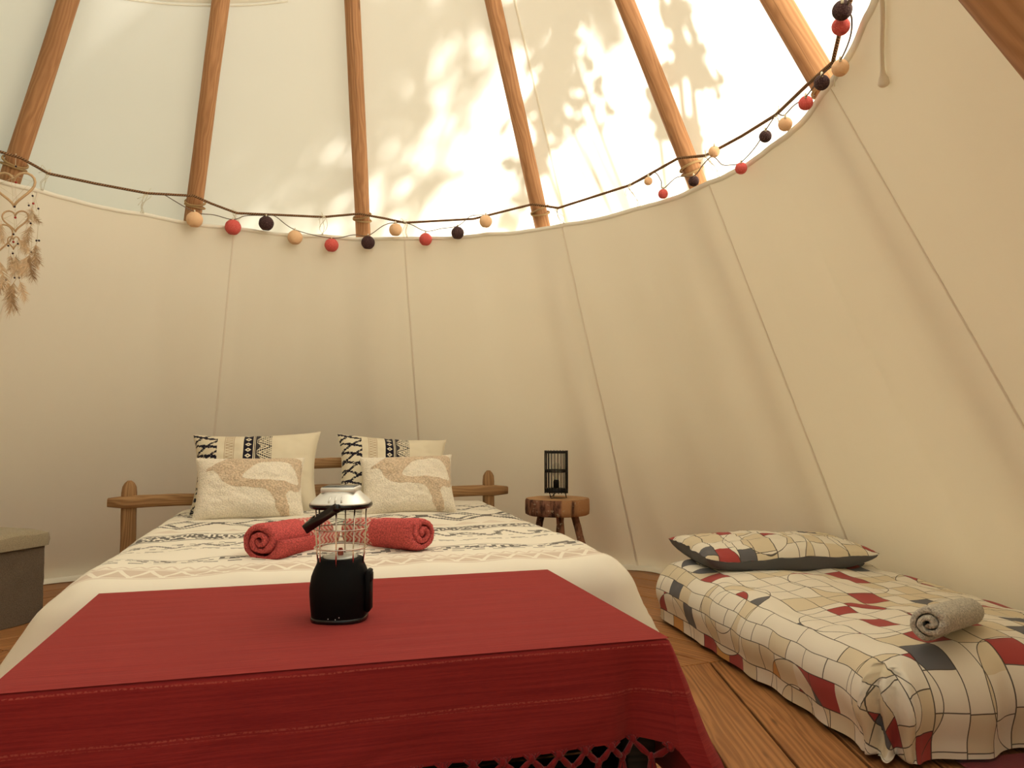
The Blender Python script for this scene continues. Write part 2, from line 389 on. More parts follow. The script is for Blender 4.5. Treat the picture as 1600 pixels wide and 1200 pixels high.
# ------------------------------------------------------------------ mesh helpers
class MB:
    def __init__(s): s.v = []; s.f = []; s.uv = []; s.mi = []
    def add(s, v, f, uv=None, mi=0):
        o = len(s.v); s.v += [Vector(p) for p in v]
        s.uv += list(uv) if uv else [(0, 0)] * len(v)
        s.f += [tuple(i + o for i in q) for q in f]; s.mi += mi if isinstance(mi, list) else [mi] * len(f)
        return s
    def grid(s, pts, nu, nv, uv=None, mi=0, wrap=False):
        f = []
        for j in range(nv - 1):
            for i in range(nu if wrap else nu - 1):
                i2 = (i + 1) % nu
                f.append((j * nu + i, j * nu + i2, (j + 1) * nu + i2, (j + 1) * nu + i))
        return s.add(pts, f, uv, mi)
    def tube(s, pts, r, n=8, caps=True, mi=0):
        pts = [Vector(p) for p in pts]; N = len(pts)
        rs = r if isinstance(r, (list, tuple)) else [r] * N
        vs, uvs = [], []; L = 0; ref = None
        for i, p in enumerate(pts):
            d = (pts[min(i + 1, N - 1)] - pts[max(i - 1, 0)]).normalized()
            if ref is None:
                ref = Vector((0, 0, 1)) if abs(d.z) < .9 else Vector((0, 1, 0))
            a = (ref - d * ref.dot(d)).normalized(); c = d.cross(a); ref = a
            if i: L += (p - pts[i - 1]).length
            for k in range(n):
                th = 2 * math.pi * k / n
                vs.append(p + (a * math.cos(th) + c * math.sin(th)) * rs[i]); uvs.append((L, th * rs[i]))
        s.grid(vs, n, N, uvs, mi, True)
        if caps:
            o = len(s.v) - len(vs)
            s.f.append(tuple(o + k for k in reversed(range(n)))); s.mi.append(mi)
            s.f.append(tuple(o + (N - 1) * n + k for k in range(n))); s.mi.append(mi)
        return s
    def box(s, c, h, ax=None, mi=0, bev=0.0):
        c = Vector(c); ax = ax or (Vector((1, 0, 0)), Vector((0, 1, 0)), Vector((0, 0, 1)))
        if not bev:
            vs = []; uvs = []
            for z in (-1, 1):
                for x, y in ((-1, -1), (1, -1), (1, 1), (-1, 1)):
                    vs.append(c + ax[0] * x * h[0] + ax[1] * y * h[1] + ax[2] * z * h[2]); uvs.append((x * h[0] + c.x, y * h[1] + z * h[2] + c.y))
            return s.add(vs, [(3, 2, 1, 0), (4, 5, 6, 7), (0, 1, 5, 4), (1, 2, 6, 5), (2, 3, 7, 6), (3, 0, 4, 7)], uvs, mi)
        prof = [(-h[2], -bev), (-h[2] + bev, 0), (h[2] - bev, 0), (h[2], -bev)]
        vs = []; uvs = []
        for z, d in prof:
            for x, y in ((-1, -1), (1, -1), (1, 1), (-1, 1)):
                for k in (0, 1):
                    hx, hy = h[0] + d, h[1] + d
                    if (x * y > 0) == (k == 0): px, py = x * hx, y * (hy - bev)
                    else: px, py = x * (hx - bev), y * hy
                    vs.append(c + ax[0] * px + ax[1] * py + ax[2] * z); uvs.append((px + c.x, py + z + c.y))
        s.grid(vs, 8, 4, uvs, mi, True); o = len(s.v) - 32
        s.f.append(tuple(o + k for k in reversed(range(8)))); s.mi.append(mi)
        s.f.append(tuple(o + 24 + k for k in range(8))); s.mi.append(mi)
        return s
    def lathe(s, prof, c, n=24, mi=0, caps=True, sx=1.0, sy=1.0, p=2.0):
        c = Vector(c); vs = []; uvs = []
        for r, z in prof:
            for k in range(n):
                th = 2 * math.pi * k / n; cs, sn = math.cos(th), math.sin(th)
                q = (abs(cs) ** p + abs(sn) ** p) ** (-1 / p)
                vs.append(c + Vector((cs * r * q * sx, sn * r * q * sy, z))); uvs.append((z, th * r))
        s.grid(vs, n, len(prof), uvs, mi, True)
        if caps:
            o = len(s.v) - len(vs); m_ = (len(prof) - 1) * n
            s.f.append(tuple(o + k for k in reversed(range(n)))); s.mi.append(mi)
            s.f.append(tuple(o + m_ + k for k in range(n))); s.mi.append(mi)
        return s
    def ball(s, c, r, n=16, mi=0, sz=1.0):
        m_ = n // 2
        prof = [(r * math.sin(math.pi * max(.02, min(.98, i / m_)) ), -r * sz * math.cos(math.pi * max(.02, min(.98, i / m_)))) for i in range(m_ + 1)]
        return s.lathe(prof, c, n, mi)
    def build(s, name, mats, parent=None, smooth=True, sharp=None):
        me = bpy.data.meshes.new(name); off = Vector((0, 0, 0))
        q = parent
        while q is not None: off += q.location; q = q.parent
        me.from_pydata([tuple(p - off) for p in s.v], [], s.f)
        mats = mats if isinstance(mats, (list, tuple)) else [mats]
        for m in mats: me.materials.append(m)
        if len(mats) > 1: me.polygons.foreach_set('material_index', s.mi)
        ul = me.uv_layers.new(name='UVMap'); li = np.empty(len(me.loops), dtype=np.int32)
        me.loops.foreach_get('vertex_index', li)
        ul.data.foreach_set('uv', np.array(s.uv, dtype=np.float32)[li].ravel())
        if smooth:
            me.polygons.foreach_set('use_smooth', [True] * len(me.polygons))
            if sharp: me.set_sharp_from_angle(angle=R_(sharp))
        me.update()
        o = bpy.data.objects.new(name, me); COL.objects.link(o)
        if parent is not None: o.parent = parent
        return o
def tag(o, label=None, cat=None, group=None, kind=None):
    for k, v in (('label', label), ('category', cat), ('group', group), ('kind', kind)):
        if v: o[k] = v
    return o
def thing(name, loc, label=None, cat=None, group=None, kind=None):
    o = bpy.data.objects.new(name, None); COL.objects.link(o); o.location = loc; o.empty_display_size = .1
    return tag(o, label, cat, group, kind)
def lerp(a, b, t): return a + (b - a) * t
def sst(t): t = max(0, min(1, t)); return t * t * (3 - 2 * t)
def fbm(x, y, z=0.0, o=3):
    a, s_ = 1, 0
    for _ in range(o):
        s_ += a * mnoise.noise(Vector((x, y, z))); x *= 2.03; y *= 2.03; z += 7.7; a *= .5
    return s_
def catmull(P, n=6):
    P = [Vector(p) for p in P]; out = []
    for i in range(len(P) - 1):
        a, b, c, d = P[max(i - 1, 0)], P[i], P[i + 1], P[min(i + 2, len(P) - 1)]
        for k in range(n):
            t = k / n
            out.append(.5 * ((2 * b) + (c - a) * t + (2 * a - 5 * b + 4 * c - d) * t * t + (3 * b - a - 3 * c + d) * t ** 3))
    return out + [P[-1]]

# ------------------------------------------------------------------ floor: mitred rings of planks
floor = MB().box((-.43, 2.35, -.045), (3.6, 3.6, .02)).build('floor', M['gap'], smooth=False); floor['kind'] = 'structure'
FC = Vector((-.43, 2.35, 0)); PW = .18
for k in range(0, 19):
    a0, a1 = .07 + PW * (k - 1), .07 + PW * k - .009
    if k == 0: continue
    for side in range(8):
        th = R_(45 * side); nrm = Vector((math.cos(th), math.sin(th), 0)); tg = Vector((-nrm.y, nrm.x, 0))
        w0, w1 = max(.0, a0 * math.tan(R_(22.5)) - .003), a1 * math.tan(R_(22.5)) - .003
        cuts = [(-1, 1)] if w1 < .55 else [(-1, random.uniform(-.45, .35)), None]
        if cuts[-1] is None: cuts[-1] = (cuts[0][1], 1)
        for ca, cb in cuts:
            e = .002
            la0, lb0 = (-w0 if ca == -1 else ca * w1 + e), (w0 if cb == 1 else cb * w1 - e)
            la1, lb1 = (-w1 if ca == -1 else ca * w1 + e), (w1 if cb == 1 else cb * w1 - e)
            if la0 >= lb0: la0 = lb0 = (la0 + lb0) / 2
            mb = MB(); vs = []; uvs = []; ou, ov = random.uniform(0, 50), random.uniform(0, 9)
            dz = random.uniform(-.0015, .0)
            for z in (-.024, dz - .002, dz):
                ins = .002 if z == dz else 0
                for a, l, sa, sl_ in ((a0, la0, 1, 1), (a1, la1, -1, 1), (a1, lb1, -1, -1), (a0, lb0, 1, -1)):
                    vs.append(FC + nrm * (a + sa * ins) + tg * (l + sl_ * ins) + EZ * z); uvs.append((l + ou, a - a0 + ov))
            mb.grid(vs, 4, 3, uvs, 0, True); mb.f.append((8, 11, 10, 9)[::-1] if False else (11, 10, 9, 8)); mb.mi.append(0)
            mb.build('plank', M['plank'], floor, smooth=False)
ground = MB().grid([Vector((x * 14 - 14, y * 14 - 12, -.12)) for y in range(3) for x in range(3)], 3, 3).build('ground', M['grass']); ground['kind'] = 'structure'

# ------------------------------------------------------------------ tent skin
def fold(az, z):
    h = 1 - z / 1.9
    d = .027 * (.25 + h) * fbm(az * .055, z * .35, 1.0, 2) + .011 * fbm(az * .16, z * .45, 5.0, 2)
    for a, wdt, amp in ((61, 2.0, .03), (44, 2.0, .03), (36, 3, .03), (54, 2.2, .04), (49, 3.5, .025), (75, 5, .02), (118, 3, .02), (12, 4, .03), (-6, 4, .025), (-22, 5, .03), (-32, 3, .03), (-40, 4, .035), (136, 6, .02), (158, 5, .02)):
        d += amp * (.15 + .85 * h) * math.exp(-((az - a + h * 3) / wdt) ** 2)
    return -abs(d) * .9
def liner_top(az):
    u = (az - 56) / 15.8
    return 1.893 - .006 * math.sin(math.pi * (u % 1)) + .003 * fbm(az * .2, 0, 3)
liner = thing('wall_liner', (0, 0, 0), kind='structure')
SEAMS = [268, 246, 215, 183, 151.5, 119.5, 88, 56.3, 24.3, -9.5, -38, -61]
NZ_ = 46
def liner_pt(az, k, inset=0):
    zt = liner_top(az); z = zt * k
    p = cone(az, z, 0)
    n = Vector((math.cos(R_(az)), math.sin(R_(az)), 0))
    return p + n * (fold(az, z) * (1 - .8 * sst((k - .80) / .20)) - inset)
for a, b in zip(SEAMS[1:], SEAMS[:-1]):
    n = max(6, int((b - a) / .7)); mb = MB(); pts = []; uvs = []
    for j in range(NZ_ + 1):
        for i in range(n + 1):
            az = a + (b - a) * i / n; pts.append(liner_pt(az, j / NZ_)); uvs.append((az * .03, j * .04))
    mb.grid(pts, n + 1, NZ_ + 1, uvs); mb.build('panel', M['liner'], liner)
for a in SEAMS[1:-1]:
    mb = MB(); pts = []
    for j in range(NZ_ + 1):
        for q, ins in ((-.16, .0), (-.13, .003), (.13, .003), (.16, .0)):
            pts.append(liner_pt(a + q, j / NZ_, ins * .6 + .0006))
    mb.grid(pts, 4, NZ_ + 1); mb.build('seam', M['seam'], liner, smooth=False)
mb = MB(); pts = []; NN = 460                                     # turned hem along the top
for i in range(NN + 1):
    az = -61 + 329 * i / NN
    for k, ins in ((.991, .001), (.992, .004), (1, .004), (1.0005, 0)): pts.append(liner_pt(az, k, ins))
mb.grid(pts, 4, NN + 1); mb.build('hem', M['liner'], liner)
mb = MB(); pts = []                                               # skirt lying on the boards
for i in range(NN + 1):
    az = -61 + 329 * i / NN; n_ = Vector((math.cos(R_(az)), math.sin(R_(az)), 0)); q = liner_pt(az, 0)
    wv = fbm(az * .25, 1.0) * .5 + .5
    for k, (d, z) in enumerate(((0, .03), (.012, .012), (.04 + .02 * wv, .006 + .004 * wv), (.075 + .04 * wv, .003))): pts.append(q - n_ * d + EZ * z)
mb.grid(pts, 4, NN + 1); mb.build('skirt', M['liner'], liner)

OFF = .23
def skin_off(az, z): return OFF + .012 * fbm(az * .06, z * .7, 2.0) - .01 * abs(math.sin(R_(az * 6)))
mb = MB(); f = []; pts = []; uvs = []; NA = 240; ZR = [0, .25, .5, .75, 1.0, 1.25, 1.5, 1.75, 2.0, 2.3, 2.6, 2.9, 3.2, 3.6, 4.0, 4.4, 4.75]
for z in ZR:
    for i in range(NA):
        az = i * 360 / NA
        pts.append(cone(az, z, skin_off(az % 360, z))); uvs.append((az, z))
for j in range(len(ZR) - 1):
    for i in range(NA):
        azm = (i + .5) * 360 / NA
        if ZR[j + 1] <= 1.76 and 268 < azm < 299: continue            # the doorway
        i2 = (i + 1) % NA; f.append((j * NA + i, j * NA + i2, (j + 1) * NA + i2, (j + 1) * NA + i))
skin = mb.add(pts, f, uvs).build('wall_canvas', M['outer']); skin['kind'] = 'structure'
def strip(path, wdt, name='seam', m_=None, off=OFF - .014):
    mb = MB(); pts = []
    for i, (az, z) in enumerate(path):
        a2, z2 = path[min(i + 1, len(path) - 1)]; a1, z1 = path[max(i - 1, 0)]
        off = skin_off(az % 360, z) - .006; p = cone(az, z, off); t_ = (cone(a2, z2, off) - cone(a1, z1, off)).normalized()
        n_ = Vector((math.cos(R_(az)), math.sin(R_(az)), .5)).normalized(); sd = t_.cross(n_).normalized()
        pts += [p - sd * wdt, p - sd * wdt * .8 - n_ * .003, p + sd * wdt * .8 - n_ * .003, p + sd * wdt]
    mb.grid(pts, 4, len(path)); return mb.build(name, m_ or M['outer'], skin)
strip([(az, 2.56 + (180 - az) * .006) for az in range(112, 215, 2)], .022)
strip([(az, 2.53 + (180 - az) * .006) for az in range(112, 215, 2)], .004)
for a in (57.5, 178, 240, -30): strip([(a, .2 + .15 * k) for k in range(30)], .006)

# ------------------------------------------------------------------ poles
POLES = [(154.2, 2.66, 'third', 'round wooden tent pole behind the dreamcatcher and rope'),
         (125.6, 2.66, '', 'round wooden tent pole with split grain and a peach ball at its foot'),
         (95.5, 2.66, '', 'round wooden tent pole above the bed with a dark ball at its foot'),
         (60.4, 2.66, '', 'straight reddish wooden pole above the log stool'),
         (28.0, 2.66, '', 'knotty wooden pole with white string knot above the floor mattress'),
         (-5.6, 2.66, '', 'thick sunlit wooden pole where the light string bends upward'),
         (-50.2, 2.80, '', 'thick wooden door pole crossing the upper right corner'),
         (190, 2.66, '', 'wooden tent pole on the side wall beyond the storage box')]
pole_objs = []
for az, rb, _, lab in POLES:
    base = Vector((CX + rb * math.cos(R_(az)), CY + rb * math.sin(R_(az)), 0))
    top = Vector((CX, CY, ZT)) + Vector((.05 * math.cos(R_(az + 90)), .05 * math.sin(R_(az + 90)), 0))
    d = (top - base); L = d.length; d.normalize(); n = 40; Lx = L + .35
    r0 = .050 if az < -5 else .0455
    mb = MB(); pts = []; uvs = []; sd = random.uniform(0, 90)
    inward = Vector((-math.cos(R_(az)), -math.sin(R_(az)), 0)); a_ = (-inward - d * (-inward).dot(d)).normalized(); c_ = d.cross(a_)
    for i in range(n + 1):
        u = i / n; p = base + d * Lx * u; p += a_ * .006 * fbm(u * 3, sd) + c_ * .010 * fbm(u * 2.5, sd + 9)
        for k in range(24):
            th = 2 * math.pi * k / 23 if k < 23 else 2 * math.pi
            r = lerp(r0, .033, u) * (1 + .05 * fbm(u * 9, math.cos(th) * .7 + sd, math.sin(th) * .7))
            pts.append(p + (a_ * math.cos(th) + c_ * math.sin(th)) * r); uvs.append((u * Lx + sd, th * .045))
    mb.grid(pts, 24, n + 1, uvs)
    mb.f.append(tuple(range(23))); mb.mi.append(0)
    o = mb.build('tent_pole', M['pole']); tag(o, lab, 'pole', 'tent poles'); pole_objs.append((base, d, r0))

# ------------------------------------------------------------------ rope round the poles
RP = [(-70, 215), (0, 237), (33, 247), (60, 262), (75, 271), (150, 287), (230, 302), (303, 306), (330, 318), (370, 333), (440, 336), (505, 339), (561, 334), (600, 341), (632, 348), (740, 342), (832, 319), (872, 325), (985, 289), (1060, 247), (1103, 243), (1160, 212), (1213, 179), (1262, 132), (1301, 98), (1311, 55), (1322, 20), (1333, -12), (1338, -60)]
rp = [at_cone(x, y, -.035) for x, y in RP]
rope = thing('rope', rp[0], 'long brown twisted rope strung from pole to pole above the liner', 'rope')
MB().tube(rp, .0062, 7).build('strand', M['rope'], rope)
for i, (az, rb, _, _l) in enumerate(POLES[:6]):
    base, d, r0 = pole_objs[i]
    zr = (1.975, 1.985, 1.995, 1.98, 1.985, 1.92)[i]
    p = base + d * (zr / d.z); a_ = d.orthogonal().normalized(); c_ = d.cross(a_); mb = MB()
    for tl, dz in ((.25, .012), (-.12, -.010)):
        pts = []
        for k in range(29):
            th = 2 * math.pi * k / 28; u_ = a_ * math.cos(th) + c_ * math.sin(th)
            pts.append(p + u_ * (r0 + .002) + d * (dz + tl * (r0) * math.sin(th + i)))
        mb.tube(pts, .0052, 6, caps=False)
    mb.build('rope_wrap', M['wraprope'], rope)
for i, (x, y) in enumerate([(75, 271), (230, 302), (370, 333), (505, 339), (632, 348), (872, 325), (985, 289), (1103, 243), (1213, 179), (1305, 100)]):
    p = at_cone(x, y, -.04); az = az_of(p); q = cone(az, liner_top(az) - .004, -.012)
    mb = MB(); rnd = random.Random(i); tg = Vector((-math.sin(R_(az)), math.cos(R_(az)), 0))
    for k in range(3):
        a = [p + tg * (rnd.uniform(-.012, .012)) + EZ * .008, p + tg * rnd.uniform(-.02, .02) - EZ * .012, lerp(p, q, .6) + tg * rnd.uniform(-.02, .02), q + tg * rnd.uniform(-.015, .015)]
        mb.tube(catmull(a, 4), .0013, 4)
    for k in range(3):
        a = [p, p + tg * rnd.uniform(-.03, .03) + EZ * rnd.uniform(-.01, .03), p + tg * rnd.uniform(-.05, .05) + EZ * rnd.uniform(-.07, .02)]
        mb.tube(catmull(a, 4), .0012, 4)
    mb.tube([p + EZ * .007 + tg * .004, p + tg * -.006, p - EZ * .006 + tg * .006], .0035, 5)
    mb.build('tie_string', M['string'], rope)

# ------------------------------------------------------------------ strings of cotton ball lights
def garland(label, balls, cord, wirer=.0023):
    pts = catmull([at_cone(x, y, o) for x, y, o in cord], 8)
    g = thing('string_lights', pts[0], label, 'lights', 'cotton ball light strings')
    MB().tube(pts, wirer, 5).build('cord', M['wire'], g)
    protos = {}
    for x, y, dpx, c in balls:
        p = at_cone(x, y, -.075); r = dpx / 2 * (p - EYE).length / FPX * .98
        mb = MB(); n = 24; vs = []
        # a thread ball, slightly flattened, open ring underneath
        prof = [(r * math.sin(R_(a)), -r * math.cos(R_(a))) for a in (28, 36, 50, 65, 80, 95, 110, 125, 140, 155, 168, 176)]
        prof = [(r * .40, -r * .84)] + prof
        mb.lathe(prof, p, n)
        for k in range(len(mb.v)):
            dv = mb.v[k] - p; mb.v[k] = p + dv * (1 + .03 * fbm(dv.x * 60, dv.y * 60, dv.z * 60))
        o = mb.build('ball', M['ball_' + c], g); o['label'] = {'peach': 'peach thread ball', 'red': 'coral red thread ball', 'dark': 'dark plum thread ball'}[c]
        hook = at_cone(x, y - dpx * .5, -.075)
        MB().lathe([(.004, 0), (.004, .012), (.002, .016)], hook - EZ * .004, 8).build('socket', M['string'], o)
    return g
garland('light string of larger cotton balls hanging above the double bed',
        [(304, 343, 23, 'peach'), (364, 355, 23, 'red'), (416, 349, 22, 'dark'), (461, 371, 22, 'peach'), (518, 383, 21, 'red'), (575, 379, 21, 'dark'), (618, 359, 20, 'peach'), (665, 374, 20, 'red'), (715, 364, 20, 'dark'), (759, 346, 20, 'peach')],
        [(258, 305, -.05), (304, 331, -.075), (335, 336, -.07), (364, 343, -.075), (385, 337, -.05), (416, 337, -.07), (430, 338, -.05), (461, 359, -.075), (518, 372, -.075), (552, 367, -.1), (575, 368, -.1), (600, 352, -.07), (618, 348, -.075), (640, 350, -.05), (665, 361, -.075), (690, 357, -.07), (715, 353, -.075), (735, 338, -.05), (750, 336, -.05), (759, 336, -.075)])
garland('light string of smaller cotton balls above the floor mattress rising to the door',
        [(1013, 283, 13, 'peach'), (1036, 303, 15, 'red'), (1084, 283, 16, 'dark'), (1116, 237, 17, 'peach'), (1158, 263, 17.5, 'red'), (1196, 213, 18, 'dark'), (1227, 194, 20, 'peach'), (1259, 161, 20, 'red'), (1284, 129, 21, 'dark'), (1313, 106, 23, 'peach'), (1314, 41, 24, 'red'), (1316, 16, 26, 'dark')],
        [(985, 290, -.04), (1013, 276, -.06), (1024, 270, -.05), (1033, 283, -.06), (1036, 295, -.075), (1058, 277, -.08), (1084, 275, -.1), (1098, 258, -.09), (1110, 246, -.07), (1118, 247, -.06), (1128, 257, -.06), (1140, 258, -.06), (1157, 254, -.075), (1180, 230, -.06), (1196, 204, -.075), (1205, 190, -.05), (1214, 178, -.04), (1225, 180, -.06), (1240, 165, -.06), (1259, 151, -.075), (1284, 118, -.09), (1298, 105, -.07), (1313, 94, -.075), (1328, 60, -.05), (1331, 30, -.05), (1325, 10, -.06), (1335, -30, -.05)])
cd = [at_cone(x, y, -.02) for x, y in ((1376, -30), (1379, 20), (1378, 70), (1379, 110), (1381, 134))]  # modelled cord stands in for an outside strap's shadow through the liner
o = MB().tube(catmull(cd, 5), [.0055] * 15 + [.006, .008, .012, .015, .015, .009], 8).build('strap_shadow_cord', M['seam'])
tag(o, 'pale knotted cord standing in for the shadow of an outside strap on the right wall', 'cord')

# ------------------------------------------------------------------ dreamcatcher
dc = thing('dreamcatcher', at_cone(24, 247, -.06), 'beige heart dreamcatcher with beads and feathers hanging from the rope', 'dreamcatcher')
DY = at_cone(24, 300, -.13).y
def dp(x, y, o=0.0): return at_depth(x, y, DY - o)
def heart(cx, cy, wpx, hpx, r, name='heart_hoop'):
    pts = []
    for k in range(37):
        t = 2 * math.pi * k / 36
        X_ = 16 * math.sin(t) ** 3 / 17; Y_ = (13 * math.cos(t) - 5 * math.cos(2 * t) - 2 * math.cos(3 * t) - math.cos(4 * t)) / 17
        pts.append(dp(cx + X_ * wpx / 2, cy - Y_ * hpx / 2, .01 * math.sin(t * 3)))
    o = MB().tube(pts, r, 8, caps=False).build(name, M['suede'], dc)
    web = MB()
    for k in range(6):
        a, b_ = pts[(k * 6 + 2) % 36], pts[(k * 6 + 15) % 36]; web.tube([a, b_], .0007, 3)
    web.build('web', M['string'], o)
heart(22, 292, 70, 62, .0052); heart(24, 343, 44, 38, .0035); heart(21, 378, 19, 23, .0028); heart(-8, 372, 60, 60, .0035)
MB().tube([dp(25, 240), dp(24, 262)], .0012, 5).build('thread', M['string'], dc)
mbr, mbb, mbw, thr = MB(), MB(), MB(), MB()
for x, y in ((25, 285), (24, 340), (52, 318), (21, 378)): mbr.ball(dp(x, y, .02), .005, 8)
for x, y in ((25, 260), (23, 323), (51, 306), (45, 321), (60, 326), (48, 349), (21, 366), (28, 381), (13, 384), (20, 396), (49, 394), (57, 376), (61, 376), (10, 437), (23, 434), (30, 434)): mbb.ball(dp(x, y, .02), .0045, 8)
for x, y in ((45, 317), (47, 345), (28, 377), (20, 393), (47, 391), (23, 431), (30, 431), (10, 434)): mbw.ball(dp(x, y, .02), .0042, 8)
mbr.build('red_beads', M['beadr'], dc).__setitem__('kind', 'stuff')
mbb.build('dark_beads', M['beadb'], dc).__setitem__('kind', 'stuff')
mbw.build('white_beads', M['beadw'], dc).__setitem__('kind', 'stuff')
for a in (((24, 323), (24, 330)), ((23, 362), (21, 368)), ((21, 390), (20, 396), (23, 432)), ((28, 382), (30, 432)), ((14, 385), (10, 436)), ((52, 305), (48, 349)), ((56, 312), (61, 330), (58, 376)), ((52, 318), (50, 360), (49, 394)), ((52, 300), (57, 330))):
    thr.tube([dp(x, y, .01) for x, y in a], .0011, 4)
thr.build('hanging_threads', M['string'], dc)
rnd = random.Random(5)
def feather(x, y, dx, dy, wpx, mat_):
    root, tip = dp(x, y, .02 + rnd.uniform(-.01, .03)), dp(x + dx, y + dy, rnd.uniform(-.02, .05)); ax = tip - root
    side = ax.cross(Vector((0, 1, .2))).normalized(); bend = side * ax.length * rnd.uniform(-.22, .22)
    nrm = ax.cross(side).normalized(); wm = wpx * .0036 / 2; mb = MB()
    sp = [root + ax * u + bend * 4 * u * (1 - u) for u in [k / 8 for k in range(9)]]
    mb.tube(sp, [.0012] * 8 + [.0003], 4)
    n = 58
    for k in range(n):
        u = .12 + .86 * k / n; p = root + ax * u + bend * 4 * u * (1 - u)
        wd = wm * math.sin(math.pi * min(1, u * .9 + .08)) ** .6 * rnd.uniform(.6, 1.25)
        for sgn in (-1, 1):
            t_ = p + side * sgn * wd * rnd.uniform(.7, 1.1) + ax * (.14 + rnd.uniform(0, .16)) + nrm * rnd.uniform(-.008, .012)
            q = ax * .014
            mb.add([p - q, p + q, t_ + q * .3, t_ - q * .3], [(0, 1, 2, 3)])
    mb.build('feather', mat_, dc, smooth=False)
for a in ((21, 398, -4, 34, 14), (26, 398, 8, 26, 12), (47, 395, 6, 42, 20), (49, 396, -14, 36, 13), (58, 378, 6, 34, 14), (50, 350, -6, 30, 14), (52, 330, 14, 18, 8), (38, 366, 8, 28, 10), (25, 436, 3, 48, 17), (30, 436, 10, 34, 12), (12, 438, 6, 32, 14), (10, 438, -14, 26, 12), (22, 440, -8, 50, 10), (30, 372, 12, 24, 12), (48, 322, -4, 26, 13), (55, 398, 4, 22, 9), (2, 345, 4, 36, 12), (-6, 400, 8, 50, 16), (40, 400, -10, 30, 12), (16, 396, -2, 26, 12)):
    feather(*a, M['feather'] if rnd.random() < .68 else M['featherdk'])

# ------------------------------------------------------------------ draped cloth helper
def drape(P, s0, s1, t0, t1, ztop, lat, drop, Lm, step, jit, sides=(1, 1, 1, 1)):
    """cloth over a box: flat inside s0..s1 x t0..t1, then follows lat(L), drop(L) outwards"""
    def rng(a, b, la, lb):
        n = max(2, int((b + lb - a + la) / step)); return [a - la + (b + lb - a + la) * i / n for i in range(n + 1)]
    S = rng(s0, s1, Lm * sides[0], Lm * sides[1]); T = rng(t0, t1, Lm * sides[2], Lm * sides[3])
    pts, uvs = [], []
    for t in T:
        for s in S:
            ox = s - s1 if s > s1 else (s - s0 if s < s0 else 0); oy = t - t1 if t > t1 else (t - t0 if t < t0 else 0)
            L = math.hypot(ox, oy); bs, bt = min(max(s, s0), s1), min(max(t, t0), t1)
            q = min(L, Lm)
            if L > 0: dx, dy = ox / L, oy / L
            else: dx = dy = 0
            l, z = lat(q), drop(q); ds, dt, dz = jit(s, t, q, dx, dy)
            pts.append(P(bs + dx * (l + ds), bt + dy * (l + dt), ztop - z + dz)); uvs.append((s, t))
    return MB().grid(pts, len(S), len(T), uvs)

# ------------------------------------------------------------------ low table, cloth and fringe
TW, TD, TH = 1.231, .788, .41
tb = thing('low_table', B(TW / 2, -TD / 2, 0), 'dark slatted low table hidden under the red cloth', 'table')
ax = (E1, E2, EZ)
for k in range(6): MB().box(B(TW / 2, -.07 - k * .13, .392), (TW / 2 - .012, .058, .012), ax, bev=.003).build('top_board', M['darkwood'], tb)
for s_ in (.05, TW - .05):
    for t_ in (-.06, -TD + .06): MB().box(B(s_, t_, .19), (.032, .032, .19), ax, bev=.003).build('leg', M['darkwood'], tb)
for t_ in (-.06, -TD + .06): MB().box(B(TW / 2, t_, .345), (TW / 2 - .05, .014, .035), ax).build('rail', M['darkwood'], tb)
for k in range(5): MB().box(B(TW / 2, -.10 - k * .148, .13), (TW / 2 - .02, .045, .012), ax, bev=.003).build('shelf_slat', M['darkwood'], tb)
for s_ in (.05, TW - .05): MB().box(B(s_, -TD / 2, .105), (.02, TD / 2 - .06, .013), ax).build('shelf_bearer', M['darkwood'], tb)
clo = thing('tablecloth', B(TW / 2, -TD / 2, TH), 'dark red woven cloth with knotted fringe covering the low table', 'tablecloth')
# perimeter of the skirt, corner radius rc; front = fringe end
rc = .014; per = []
def side_pts(p0, p1, n0, n1, n):
    for i in range(n): u = i / n; per.append((lerp(p0[0], p1[0], u), lerp(p0[1], p1[1], u), n0, n1))
def corner(cx_, cy_, a0, a1, n=12):
    for i in range(n): a = R_(lerp(a0, a1, i / n)); per.append((cx_ + rc * math.cos(a), cy_ + rc * math.sin(a), math.cos(a), math.sin(a)))
side_pts((rc, -TD), (TW - rc, -TD), 0, -1, 130); corner(TW - rc, -TD + rc, -90, 0)
side_pts((TW, -TD + rc), (TW, -rc), 1, 0, 70); corner(TW - rc, -rc, 0, 90)
side_pts((TW - rc, 0), (rc, 0), 0, 1, 50); corner(rc, -rc, 90, 180)
side_pts((0, -rc), (0, -TD + rc), -1, 0, 70); corner(rc, -TD + rc, 180, 270)
NP = len(per)
def hem(s_, t_, nx, ny):
    side = abs(nx) ** 1.0
    front = max(0, -ny)
    back = max(0, ny)
    return .205 * front + .345 * side * (1 - .0) + .10 * back if front + side + back < 1.01 else (.205 * front ** 2 + .345 * side ** 2 + .10 * back ** 2)
mb = MB(); pts = []; uvs = []; NQ = 30
HEML = []
for (s_, t_, nx, ny) in per:
    h = .205 * ny * ny * (1 if ny < 0 else .6) + .345 * nx * nx
    if abs(nx) > .001 and abs(ny) > .001: h += .03 * math.sin(2 * math.acos(min(1, abs(nx))))
    HEML.append(h)
